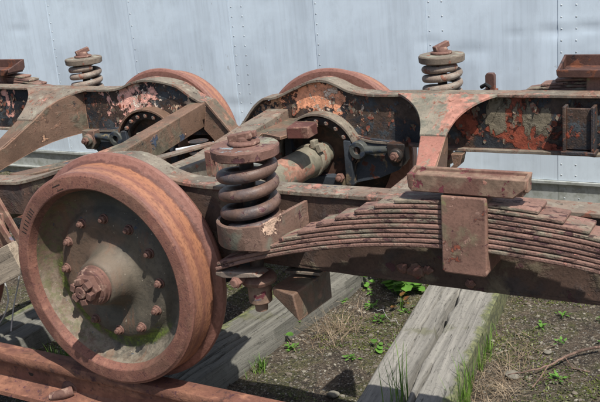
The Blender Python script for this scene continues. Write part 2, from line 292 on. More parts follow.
# ------------------------------------------------------------------ mesh helpers
def new(): return bmesh.new()
def face(bm, vs):
    try: return bm.faces.new(vs)
    except ValueError: return None
def prism(bm, poly, ax, a, b):
    """poly in the two other axes (x,z for ax=1; y,z for ax=0; x,y for ax=2)"""
    def mk(p, v):
        return {0: (v, p[0], p[1]), 1: (p[0], v, p[1]), 2: (p[0], p[1], v)}[ax]
    A = [bm.verts.new(mk(p, a)) for p in poly]; B = [bm.verts.new(mk(p, b)) for p in poly]
    n = len(poly)
    for i in range(n): face(bm, (A[i], A[(i+1) % n], B[(i+1) % n], B[i]))
    face(bm, A[::-1]); face(bm, B)
def strip(bm, pts, y0, y1, th, jit=0):
    """band following (x,z) points, thickness th upwards"""
    rings = []
    for i, (x, z) in enumerate(pts):
        a = pts[max(0, i-1)]; b = pts[min(len(pts)-1, i+1)]
        t = Vector((b[0]-a[0], b[1]-a[1])).normalized(); nx, nz_ = -t.y, t.x
        if nz_ < 0: nx, nz_ = -nx, -nz_
        j = jit*noise.noise(Vector((x*14, y0*3, z*5))); k = jit*noise.noise(Vector((x*17, y1*3+9, z*5)))
        rings.append([bm.verts.new(p) for p in ((x, y0+j, z), (x, y1+k, z), (x+nx*th, y1+k, z+nz_*th), (x+nx*th, y0+j, z+nz_*th))])
    for r, q in zip(rings, rings[1:]):
        for i in range(4): face(bm, (r[i], r[(i+1) % 4], q[(i+1) % 4], q[i]))
    face(bm, rings[0][::-1]); face(bm, rings[-1])
def hexa(bm, P):
    """8 corner points: bottom 4 then top 4"""
    v = [bm.verts.new(p) for p in P]
    for f in ((3, 2, 1, 0), (4, 5, 6, 7), (0, 1, 5, 4), (1, 2, 6, 5), (2, 3, 7, 6), (3, 0, 4, 7)): face(bm, [v[i] for i in f])
def box(bm, x0, x1, y0, y1, z0, z1):
    hexa(bm, [(x0, y0, z0), (x1, y0, z0), (x1, y1, z0), (x0, y1, z0), (x0, y0, z1), (x1, y0, z1), (x1, y1, z1), (x0, y1, z1)])
def obox(bm, c, u, v, n):
    """box from centre and three half vectors"""
    c, u, v, n = map(Vector, (c, u, v, n))
    hexa(bm, [c-u-v-n, c+u-v-n, c+u+v-n, c-u+v-n, c-u-v+n, c+u-v+n, c+u+v+n, c-u+v+n])
def basis(ax):
    ax = Vector(ax).normalized(); t = Vector((0, 0, 1)) if abs(ax.z) < .9 else Vector((1, 0, 0))
    a = ax.cross(t).normalized(); return ax, a, ax.cross(a).normalized()
def lathe(bm, c, ax, prof, n=64, closed=False, wob=0):
    """prof: (distance along axis, radius)"""
    ax, a, b = basis(ax); c = Vector(c); R = []
    for d, r in prof:
        if r < 1e-6: R.append([bm.verts.new(c+ax*d)]*n); continue
        R.append([bm.verts.new(c+ax*(d+wob*noise.noise(Vector((i*.35, r*30, d*20)))) + (a*math.cos(2*PI*i/n)+b*math.sin(2*PI*i/n))*(r*(1+wob*3*noise.noise(Vector((i*.3, d*40, 3)))))) for i in range(n)])
    pr = list(zip(R, R[1:]))
    if closed: pr.append((R[-1], R[0]))
    for r, q in pr:
        for i in range(n):
            k = (i+1) % n
            vs = [r[i], r[k], q[k], q[i]]; u = []
            for v in vs:
                if v not in u: u.append(v)
            if len(u) > 2: face(bm, u)
def tube(bm, pts, r, n=10, cap=True):
    pts = [Vector(p) for p in pts]; prev = None; a = None
    for i, p in enumerate(pts):
        t = (pts[min(i+1, len(pts)-1)]-pts[max(i-1, 0)]).normalized()
        if a is None: _, a, _ = basis(t)
        a = (a - t*a.dot(t)).normalized(); b = t.cross(a)
        rr = r(i/(len(pts)-1)) if callable(r) else r
        ring = [bm.verts.new(p+(a*math.cos(2*PI*k/n)+b*math.sin(2*PI*k/n))*rr) for k in range(n)]
        if prev:
            for k in range(n): face(bm, (prev[k], prev[(k+1) % n], ring[(k+1) % n], ring[k]))
        elif cap: face(bm, ring[::-1])
        prev = ring
    if cap: face(bm, prev)
def hexnut(bm, c, ax, r, d0, d1, n=6, ch=.12):
    lathe(bm, c, ax, [(d0, 0), (d0, r), (d1-r*ch, r), (d1, r*.85), (d1, 0)], n)

def tag(o, label=None, cat=None, group=None, kind=None):
    if label: o['label'] = label
    if cat: o['category'] = cat
    if group: o['group'] = group
    if kind: o['kind'] = kind
    return o
ORG = {}
def obj(name, bm, mat, parent=None, org=(0, 0, 0), bevel=0, seg=2, ang=38, local=False):
    """link the world-space bmesh as one mesh object with its origin at org"""
    bmesh.ops.remove_doubles(bm, verts=bm.verts, dist=1e-6)
    bmesh.ops.recalc_face_normals(bm, faces=bm.faces)
    me = bpy.data.meshes.new(name); bm.to_mesh(me); bm.free()
    org = Vector(org)
    if not local: me.transform(Matrix.Translation(-org))
    me.materials.append(mat)
    me.shade_smooth(); me.set_sharp_from_angle(angle=math.radians(ang))
    o = bpy.data.objects.new(name, me); col.objects.link(o)
    p0 = Vector((0, 0, 0))
    if parent: o.parent = parent; p0 = ORG[parent.name]
    o.location = org-p0; ORG[o.name] = org
    if bevel:
        b = o.modifiers.new('bevel', 'BEVEL'); b.width = bevel; b.segments = seg; b.limit_method = 'ANGLE'; b.angle_limit = math.radians(35); b.harden_normals = False
    return o
def empty(name, loc, parent=None):
    o = bpy.data.objects.new(name, None); col.objects.link(o); o.empty_display_size = .1
    loc = Vector(loc); p0 = Vector((0, 0, 0))
    if parent: o.parent = parent; p0 = ORG[parent.name]
    o.location = loc-p0; ORG[o.name] = loc; return o
def share(o, org, parent, rot=None):
    c = o.copy(); col.objects.link(c); c.parent = parent; org = Vector(org)
    c.location = org-ORG[parent.name]; ORG[c.name] = org
    if rot: c.rotation_euler = rot
    return c

# ------------------------------------------------------------------ wheels
WR = .331
def wheel(x, s, root, seed=0, sharp=True):
    """s=-1: outer face towards the viewer.  origin on the flange back plane"""
    c = Vector((x, s*.683, WR)); ax = (0, s, 0)
    b = new()
    lathe(b, c, ax, [(0, .270), (0, .345), (.005, .354), (.014, .357), (.024, .354), (.031, .342), (.038, .3335), (.05, .3315), (.09, .3290), (.1255, .3275), (.1285, .3235)], 160)
    t = obj('wheel', b, M['tread'], root, c, ang=22)
    b = new()
    lathe(b, c, ax, [(.1285, .3235), (.1325, .3185), (.1330, .3165), (.1330, .2835), (.1315, .2805), (.108, .270)], 160)
    rim = obj('rim', b, M['rim'], t, c, ang=17)
    b = new()
    lathe(b, c, ax, [(.108, .270), (.084, .262), (.066, .253), (.058, .240), (.056, .218), (.060, .206), (.073, .197), (.077, .190), (.080, .165), (.078, .145), (.073, .128), (.072, .110), (.074, .101), (.080, .093), (.090, .086),
                     (.106, .079), (.125, .073), (.146, .068), (.149, .065), (.151, .062), (.152, .053)], 96)
    obj('wheel_disc', b, M['disc'], t, c)
    if s < 0 and x == 0:                               # worn stamped marks
        for g0, g1, nn in ((138, 144, 4), (147, 155, 4)):
            for q in range(nn):
                an = math.radians(g0+(g1-g0)*q/(nn-1)); d = Vector((math.cos(an), 0, math.sin(an))); e = Vector((-math.sin(an), 0, math.cos(an)))
                b = new(); obox(b, c+Vector((0, s*.1332, 0))+d*.3005, d*.009, e*.0012, (0, .0005, 0)); obj('stamped_mark', b, M['grease'], rim, c)
        for q, (rr, l) in enumerate(((.304, .016), (.289, .013))):
            an = math.radians(111-q*2); d = Vector((math.cos(an), 0, math.sin(an))); e = Vector((-math.sin(an), 0, math.cos(an)))
            b = new(); obox(b, c+Vector((0, s*.1332, 0))+d*rr, d*.0014, e*l, (0, .0006, 0)); obj('stamped_mark', b, M['grease'], rim, c)
    b = new(); lathe(b, c, ax, [(0, .270), (.02, .262), (.030, .24), (.030, .08), (-.04, .075), (-.04, .05)], 64)
    obj('inner_disc', b, M['grease'], t, c)
    b = new()
    lathe(b, c, ax, [(.140, .0), (.140, .059), (.158, .059), (.160, .055), (.172, .0545), (.174, .050), (.176, .0495), (.178, .04)], 64)
    obj('hub_ring', b, M['bolt'], t, c)
    b = new()
    lathe(b, c, ax, [(.170, 0), (.170, .045), (.198, .045), (.200, .043), (.200, 0)], 6)
    for k in range(6):                               # castle lugs
        an = 2*PI*(k+.5)/6 + .2
        d = Vector((math.cos(an), 0, math.sin(an))); e = Vector((-math.sin(an), 0, math.cos(an)))
        obox(b, c+Vector((0, s*.207, 0))+d*.030, d*.0085, e*.0105, (0, .010, 0))
    nut = obj('axle_nut', b, M['bolt'], t, c, bevel=.0025)
    b = new(); lathe(b, c, ax, [(.198, 0), (.198, .019), (.216, .019), (.219, .016), (.219, .004), (.212, .002), (.212, 0)], 24); obj('axle_end', b, M['bolt'], nut, c)
    first = None
    for k in range(12):
        an = 2*PI*k/12 - math.radians(1)
        p = c+Vector((.176*math.cos(an), s*.079, .176*math.sin(an)))
        if first is None:
            b = new(); q = Vector((0, 0, 0))
            lathe(b, q, ax, [(-.004, .0), (-.004, .0155), (.002, .0155), (.004, .013)], 20)
            hexnut(b, q, ax, .0125, .002, .014); lathe(b, q, ax, [(.012, .007), (.020, .007), (.0215, .005), (.0215, 0)], 12)
            me_o = obj('bolt', b, M['bolt'], t, p, bevel=.0012, local=True); first = me_o
        else: share(first, p, t, (0, random.uniform(-.5, .5), 0))
    return t

def coil(b, c, z0, z1, r, wr, turns, ph=0):
    pts = []; n = int(turns*28)
    for i in range(n+1):
        a = ph+2*PI*turns*i/n; f = i/n
        zz = z0+(z1-z0)*(f*f*(3-2*f)*.25+f*.75)
        pts.append((c[0]+r*math.cos(a), c[1]+r*math.sin(a), zz))
    tube(b, pts, wr, 14)

def coil_spring(x, s, root, X, ztop=.738, mat='spring', nut=1, sg=1):
    y = s*.72; c = Vector((x, y, 0)); o = Vector((x, y, .54))
    b = new(); coil(b, (x, y), .522, ztop-.046, .0655, (.0168 if s < 0 else .0150), (3.75 if s < 0 else 4.6), ph=-2.0 if s < 0 else 2.2)
    t = obj('coil_spring', b, M[mat], root, o, ang=80)
    b = new(); h = ztop
    lathe(b, c, (0, 0, 1), [(h-.031, 0), (h-.031, .084), (h-.027, .089), (h-.006, .0905), (h-.001, .087), (h, .083), (h+.001, .03), (h+.001, 0)], 72, wob=.0012)
    obj('spring_cap', b, M['cap' if s < 0 else 'capfar'], t, o)
    b = new(); lathe(b, c, (0, 0, 1), [(h-.04, 0), (h-.04, .045), (h-.031, .05), (h-.031, 0)], 24); lathe(b, c, (0, 0, 1), [(.30, 0), (.30, .019), (h+.0, .019), (h+.0, 0)], 20)
    obj('hanger_rod', b, M['grease'], t, o)
    b = new()
    lathe(b, c, (0, 0, 1), [(h+.001, 0), (h+.001, .042), (h+.008, .043), (h+.012, .038), (h+.012, 0)], 32, wob=.001)
    # worn split nut: two uneven lugs across the rod head
    tl = Vector((.94, .30, .16)).normalized() if nut else Vector((.5, .8, .25)).normalized()
    side = tl.cross(Vector((0, 0, 1))).normalized(); up = side.cross(tl)
    if nut:
        obox(b, c+Vector((-.004, -.010, h+.022)), tl*.031, side*.011, up*.010)
        obox(b, c+Vector((.004, .014, h+.021)), tl*.024, side*.010, up*.008)
        lathe(b, c, (0, 0, 1), [(h+.01, 0), (h+.01, .024), (h+.023, .022), (h+.023, 0)], 14)
    else:
        obox(b, c+Vector((0, 0, h+.030)), tl*.034, side*.012, up*.011)
        lathe(b, c, (0, 0, 1), [(h+.01, 0), (h+.01, .028), (h+.028, .022), (h+.028, 0)], 14)
    obj('cap_nut', b, M['bolt'], t, o, bevel=.004, seg=3)
    # cup: thick cylindrical seat with a floor
    b = new()
    lathe(b, c, (0, 0, 1), [(.478, .03), (.478, .0935), (.482, .0955), (.538, .0955), (.5405, .093), (.5405, .0865), (.537, .0845), (.505, .0845), (.505, .03)], 72, closed=True)
    sx = sg
    cup = obj('spring_cup', b, M['cup'], t, o)
    b = new()
    # cheek plate running from the cup to the side frame
    P = [(x+sx*.005, y+s*.0955), (x+sx*.075, y+s*.082), (x+sx*.128, s*.725), (x+sx*.136, s*.655)]
    Z0 = [.480, .478, .474, .470]; Z1 = [.540, .548, .575, .576]
    th = [(0, -.010), (-.004, -.009), (-.009, -.003), (-.009, 0)]
    A = []
    for (px, py), z0, z1, (dx, dy) in zip(P, Z0, Z1, th):
        q = (px+sx*dx, py-s*abs(dy) if dy else py)
        A.append([b.verts.new(v) for v in ((px, py, z0), (px, py, z1), (q[0], q[1], z1), (q[0], q[1], z0))])
    for r_, q_ in zip(A, A[1:]):
        for i in range(4): face(b, (r_[i], r_[(i+1) % 4], q_[(i+1) % 4], q_[i]))
    face(b, A[0]); face(b, A[-1])
    box(b, x-.075, x+.12, min(s*.612, s*.68), max(s*.612, s*.68), .480, .492)
    obj('bracket_plate', b, M['cup'], cup, o, bevel=.0015)
    # hanger below: spherical washer, block and nut
    b = new()
    lathe(b, c, (0, 0, 1), [(.352, 0), (.352, .030), (.356, .047), (.366, .051), (.378, .044), (.385, .030), (.385, 0)], 40, wob=.002)
    lathe(b, c, (0, 0, 1), [(.296, 0), (.296, .028), (.300, .032), (.352, .033), (.352, 0)], 32, wob=.002)
    lathe(b, c, (0, 0, 1), [(.272, 0), (.272, .017), (.296, .019), (.296, 0)], 20)
    obj('hanger_block', b, M['saddle'], t, o, bevel=.001)
    b = new(); cc = Vector((x-sg*.030, y+s*.062, .374)); lathe(b, cc, (-.1*sg, s, 0), [(-.03, 0), (-.03, .013), (.012, .013), (.015, .010), (.015, 0)], 20)
    hexnut(b, cc+Vector((.0, s*.004, 0)), (0, s, 0), .0165, -.01, .006)
    obj('clevis_pin', b, M['bolt'], t, o, bevel=.001)
    return t

ZC = .530
def leafz(d): return ZC-.128*(d/.69)**2
LH = [.700, .694, .590, .492, .434, .380, .327, .273, .220, .167]
def leaf_spring(x, s, root):
    y0, y1 = sorted((s*.712, s*.784)); t = empty('leaf_spring', (x, s*.74, .53), root)
    th = .0119
    for k, L in enumerate(LH):
        b = new(); n = 40; pts = []
        for i in range(n+1):
            d = -L+2*L*i/n
            pts.append((x+d, leafz(d)+k*th+.0005+.0007*noise.noise(Vector((d*9, k*3.1, s)))))
        w = .0016*random.uniform(-1, 1)
        strip(b, pts, y0+w, y1+w, th-.0010, jit=.0022)
        obj('leaf', b, M['leaf'], t, (x, s*.74, .53+k*th), bevel=.0032, seg=2)
    b = new(); 
    prism(b, [(x-.053, .482), (x-.046, .476), (x+.048, .474), (x+.054, .480), (x+.056, .662), (x-.050, .662)], 1, min(s*.690, s*.794), max(s*.690, s*.794))
    obj('buckle', b, M['buckle'], t, (x, s*.74, .56), bevel=.005, seg=3)
    for e in (-1, 1):                                  # clevis bar under each leaf end
        b = new(); xe = x+e*.70
        z = .390
        prism(b, [(xe-e*-.006, z-.004), (xe-e*-.004, z+.006), (xe-e*.05, z+.012), (xe-e*.12, z+.016), (xe-e*.135, z+.006), (xe-e*.06, z-.006), (xe-e*.02, z-.010)], 1, min(s*.728, s*.783), max(s*.728, s*.783))
        obj('clevis_bar', b, M['springfar'], t, (xe, s*.74, z), bevel=.003)
    return t

def saddle(x, s, root, near):
    b = new()
    # open tray with sloping end walls, seen a little from above
    if near: ya, yb, zf, zb = -.792, -.742, .708, .714; z0 = .664; mt = 'saddle'
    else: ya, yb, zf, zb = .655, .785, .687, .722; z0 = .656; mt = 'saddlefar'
    X0, X1 = x-.135, x+.140
    if not near: X0 = x-.155
    def W(u, v, z): return (u, v, z)
    tkn = .010
    # front and back walls
    for (yy, zt, sgn) in ((ya, zf, 1), (yb, zb, -1)):
        o_ = [W(X0, yy, zt), W(X1, yy, zt), W(X1-.004, yy, z0+.022), W(X1-.030, yy, z0), W(X0+.010, yy, z0+.002), W(X0+.002, yy, z0+.012)]
        prism(b, [(p[0], p[2]) for p in o_], 1, yy, yy+sgn*tkn)
    for xx in (X0, X1-tkn):
        hexa(b, [(xx, ya+tkn, z0+.012), (xx+tkn, ya+tkn, z0+.012), (xx+tkn, yb-tkn, z0+.012), (xx, yb-tkn, z0+.012), (xx, ya+tkn, zf-.001), (xx+tkn, ya+tkn, zf-.001), (xx+tkn, yb-tkn, zb-.001), (xx, yb-tkn, zb-.001)])
    fz = zf-.001 if near else zf-.004
    hexa(b, [(X0+.011, ya+tkn, z0+.002), (X1-.011, ya+tkn, z0+.002), (X1-.011, yb-tkn, z0+.002), (X0+.011, yb-tkn, z0+.002),
             (X0+.011, ya+tkn, fz-.008), (X1-.011, ya+tkn, fz-.008), (X1-.011, yb-tkn, fz), (X0+.011, yb-tkn, fz)])
    o = obj('spring_saddle', b, M[mt], root, (x, s*.74, z0), bevel=.003)
    return o

def frame_side(root, prof, low, s, mweb, X, xe, extra=None, y=.6):
    """side frame: web plate, top and bottom flanges.  prof / low: lists (u,z); X maps u to world x"""
    P = [(X(u), z) for u, z in prof]; L = [(X(u), z) for u, z in low]
    org = (X(0), s*y, .5)
    b = new(); prism(b, P+L[::-1], 1, s*y-.006, s*y+.006)
    if s < 0: prism(b, P+L[::-1], 1, -.651, -.641)
    chips = []
    if s > 0:
        rg = random.Random(3)
        for _ in range(150):
            u_ = rg.uniform(-.2, 1.15); z_ = rg.uniform(.42, .62)
            if abs(u_) < .2 and z_ < .52: continue
            ztop = min([z for u, z in prof if abs(u-u_) < .25]+[.592])
            if z_ > ztop-.012: continue
            q = Vector((X(u_), .5935, z_)); r_ = rg.uniform(.004, .015); a0 = rg.uniform(0, 2*PI); m = 7
            lift = rg.uniform(.003, .008); dv = rg.uniform(0, 2*PI)
            ring = []
            for k in range(m):
                t = a0+2*PI*k/m; rr = r_*rg.uniform(.55, 1.2); dx, dz = rr*math.cos(t), rr*math.sin(t)*1.3
                li = max(0, (dx*math.cos(dv)+dz*math.sin(dv))/r_); ring.append(b.verts.new(q+Vector((dx, -.0006-lift*li*li, dz))))
            cv = b.verts.new(q+Vector((0, -.0004, 0)))
            for k in range(m):
                f = face(b, (cv, ring[k], ring[(k+1) % m]))
                if f: f.material_index = rg.choice((1, 1, 2))
            
    wb = obj('side_frame', b, M[mweb] if isinstance(mweb, str) else mweb, root, org)
    wb.data.materials.append(M['flakeA']); wb.data.materials.append(M['flakeB'])
    Ps = sorted((X(u), z) for u, z in prof if not extra or -.31 < u < 2.51)
    # resample for a smooth flange
    def rs(pts, st=.02):
        out = []
        for i in range(len(pts)-1):
            p0 = pts[max(i-1, 0)]; p1 = pts[i]; p2 = pts[i+1]; p3 = pts[min(i+2, len(pts)-1)]
            n = max(1, int((p2[0]-p1[0])/st))
            for k in range(n):
                t = k/n
                m = lambda j: .5*((2*p1[j])+(-p0[j]+p2[j])*t+(2*p0[j]-5*p1[j]+4*p2[j]-p3[j])*t*t+(-p0[j]+3*p1[j]-3*p2[j]+p3[j])*t**3)
                lin = abs(p2[0]-p1[0]) > .3
                out.append((p1[0]+(p2[0]-p1[0])*t, p1[1]+(p2[1]-p1[1])*t if lin else m(1)))
        out.append(pts[-1]); return out
    b = new(); strip(b, rs(Ps), s*y-(.028 if s > 0 else .058), s*y+(.058 if s > 0 else .022), .011, jit=.003)
    obj('top_flange', b, M['top'], wb, org, bevel=.0015)
    return wb, rs

# ------------------------------------------------------------------ bogies
PROF_R = [(-.42, .425), (-.285, .558), (-.20, .578), (-.094, .621), (-.04, .643), (.017, .651), (.07, .640), (.136, .610), (.2, .597), (.27, .594), (.40, .597), (1.10, .601)]
PROF_RN = [(-.70, .535), (-.45, .548), (-.36, .568), (-.25, .600), (-.12, .638), (-.04, .648), (.017, .651), (.07, .640), (.136, .610), (.2, .592), (.27, .586), (.40, .586), (1.10, .590)]
PROF_L = [(-.43, .42), (-.305, .547), (-.24, .578), (-.178, .618), (-.10, .638), (0, .646), (.08, .634), (.16, .607), (.24, .598), (.40, .598), (1.10, .605)]
PROF_LN = [(-.05, .642), (0, .648), (.08, .634), (.16, .607), (.24, .598), (.40, .598), (1.10, .603)]
LOW = [(-.42, .415), (-.30, .405), (-.19, .400), (-.16, .42), (-.12, .455), (-.06, .49), (.0, .507), (.05, .503), (.10, .475), (.15, .437), (.22, .418), (.35, .411), (.63, .399), (1.10, .402)]
LOWRN = [(-.70, .440), (-.45, .447), (-.19, .44), (-.16, .45), (-.12, .46), (-.06, .49), (.0, .507), (.05, .503), (.10, .475), (.15, .437), (.22, .40), (.35, .392), (.63, .388), (1.10, .385)]
LOWLN = [(-.05, .50), (0, .507), (.05, .503), (.10, .475), (.15, .437), (.22, .418), (.35, .411), (1.10, .402)]
def full(pl): 
    out = list(pl)
    tail = [(2.2-u, z) for u, z in pl[:-1] if u > -.43][::-1]
    return out+tail

def axlebox(root, X, s, sg, bright):
    """round housing, pedestal legs, torque rod at one wheel"""
    o = Vector((X(0), s*.57, WR+.014)); y = s*.555
    b = new()
    lathe(b, o, (0, -s, 0), [(-.02, .16), (.015, .168), (.020, .165), (.020, .135), (.012, .128), (-.01, .125), (-.02, .10), (-.02, .05), (.0, .048), (0, 0)], 56)
    t = obj('axlebox', b, M['grease'], root, o)
    b = new()                                          # arched rib above, brown edge
    pts = [(X(0)+.176*math.cos(a), WR+.012+.176*math.sin(a)) for a in [math.radians(d) for d in range(-5, 186, 9)]]
    strip(b, pts, s*.535, s*.60, .010)
    obj('arch_rib', b, M['top'] if not bright else M['brown'], t, o, bevel=.001)
    fb = None
    for d in range(0, 181, 18):
        a = math.radians(d); pb = o+Vector((.150*math.cos(a), -s*.02, .150*math.sin(a)))
        if fb is None:
            b = new(); lathe(b, (0, 0, 0), (0, -s, 0), [(0, .010), (.008, .010), (.011, .006), (.011, 0)], 10); fb = obj('ring_bolt', b, M['springfar'], t, pb, local=True)
        else: share(fb, pb, t)
    b = new()
    for e in (1, -1):
        xx = X(0)+sg*e*.138
        box(b, xx-.016, xx+.016, min(s*.535, s*.60), max(s*.535, s*.60), .235 if e > 0 else .25, .42)
    box(b, X(0)-.15, X(0)+.15, min(s*.54, s*.60), max(s*.54, s*.60), .228, .262)
    obj('pedestal', b, M['greaseblue'], t, o, bevel=.002)
    b = new(); q = Vector((X(.095), s*.545, .262)); hexnut(b, q, (0, -s, 0), .020, 0, .018); lathe(b, q, (0, -s, 0), [(.016, .011), (.032, .011), (.034, .008), (.034, 0)], 12)
    obj('pedestal_bolt', b, M['bolt'], t, o, bevel=.001)
    # hanging plate with the rod
    b = new(); prism(b, [(X(u), z) for u, z in ((.155, .432), (.37, .41), (.385, .352), (.345, .300), (.26, .262), (.15, .235))], 1, s*.572, s*.584)
    obj('guard_plate', b, M['greaseblue'], root, (X(.25), s*.58, .35), bevel=.001)
    b = new(); c = Vector((X(.185), s*.545, .383))
    lathe(b, c, (0, -s, 0), [(-.018, .016), (-.018, .034), (-.014, .037), (.014, .037), (.018, .034), (.018, .016)], 32, closed=True)
    tube(b, [c+Vector((sg*.032, 0, 0)), c+Vector((sg*.07, 0, .002)), c+Vector((sg*.17, 0, .010))], lambda f: .019-.006*f, 12)
    rod = obj('torque_rod', b, M['roddark'], root, c, bevel=.001)
    b = new(); c2 = Vector((X(.355), s*.54, .372))
    prism(b, [(c2.x+sg*u, c2.z+z) for u, z in ((-.040, .045), (.036, .045), (.040, -.02), (.022, -.046), (-.018, -.046), (-.038, -.018))], 1, s*.530, s*.572)
    lathe(b, c2+Vector((0, -s*.01, 0)), (0, -s, 0), [(0, .029), (.014, .028), (.018, .022), (.018, 0)], 24)
    obj('rod_lug', b, M['cup'] if bright else M['grease'], root, c2, bevel=.003)
    b = new(); hexnut(b, c2+Vector((0, -s*.022, 0)), (0, -s, 0), .019, 0, .020); lathe(b, c2+Vector((0, -s*.03, 0)), (0, -s, 0), [(0, .010), (.022, .010), (.022, 0)], 12)
    obj('lug_nut', b, M['bolt'], root, c2, bevel=.002)

def transom(root, X, sg):
    b = new(); rows = []
    n = 14
    for i in range(n+1):
        v = i/n; y = .573-.213*v; z = .611-.107*v**1.25; hw = .050+.118*(1-v)**2.4+.03*(1-v); c = .555+.022*v
        rows.append([(X(c-hw), y, z), (X(c), y-.004*(1-v), z+.001), (X(c+hw), y, z)])
    V = [[b.verts.new(p) for p in r]+[b.verts.new((p[0], p[1], p[2]-.010)) for p in r] for r in rows]
    for r, q in zip(V, V[1:]):
        for i, k in ((0, 1), (1, 2), (2, 5), (5, 4), (4, 3), (3, 0)): face(b, (r[i], r[k], q[k], q[i]))
    for r in (V[0], V[-1]): face(b, (r[0], r[1], r[4], r[3])); face(b, (r[1], r[2], r[5], r[4]))
    org = (X(.57), .4, .55)
    tr = obj('transom_gusset', b, M['pinktop'] if sg > 0 else M['top'], root, org, bevel=.001)
    # box member dipping towards the middle, cut short to keep its shadow off the soil
    path = [(.577, .362, .500, .049), (.602, .20, .416, .034), (.615, .13, .385, .030)]
    b = new(); R = []
    for c, y, z, hw in path: R.append([b.verts.new(p) for p in ((X(c-hw), y, z), (X(c+hw), y, z), (X(c+hw*.85), y+.02, z-(.085 if y > .3 else .03)), (X(c-hw*.85), y+.02, z-(.085 if y > .3 else .03)))])
    for r, q in zip(R, R[1:]):
        for i in range(4): face(b, (r[i], r[(i+1) % 4], q[(i+1) % 4], q[i]))
    face(b, R[0]); face(b, R[-1])
    obj('transom', b, M['pinkpost'] if sg > 0 else M['brown'], root, org, bevel=.004)
    # web that closes the gusset's outer side down to the bottom flange
    b = new()
    if sg > 0 and X(0) > -.5: Y = [.43, .40, .362, .20]; T = [.545, .525, .497, .412]; Bt = [.45, .42, .39, .32]; cx = [.600, .608, .618, .636]
    else: Y = [.592, .54, .48, .43, .362, .20, .0]; T = [.596, .596, .575, .548, .497, .412, .36]; Bt = [.400, .398, .39, .38, .365, .325, .27]; cx = [.40, .41, .455, .49, .520, .555, .60]
    A = [[b.verts.new((X(c), y, t)), b.verts.new((X(c+.008), y, t)), b.verts.new((X(c+.008), y, q)), b.verts.new((X(c), y, q))] for c, y, t, q in zip(cx, Y, T, Bt)]
    for r, q in zip(A, A[1:]):
        for i in range(4): face(b, (r[i], r[(i+1) % 4], q[(i+1) % 4], q[i]))
    face(b, A[0]); face(b, A[-1])
    obj('transom_web', b, M['brown'], root, org)

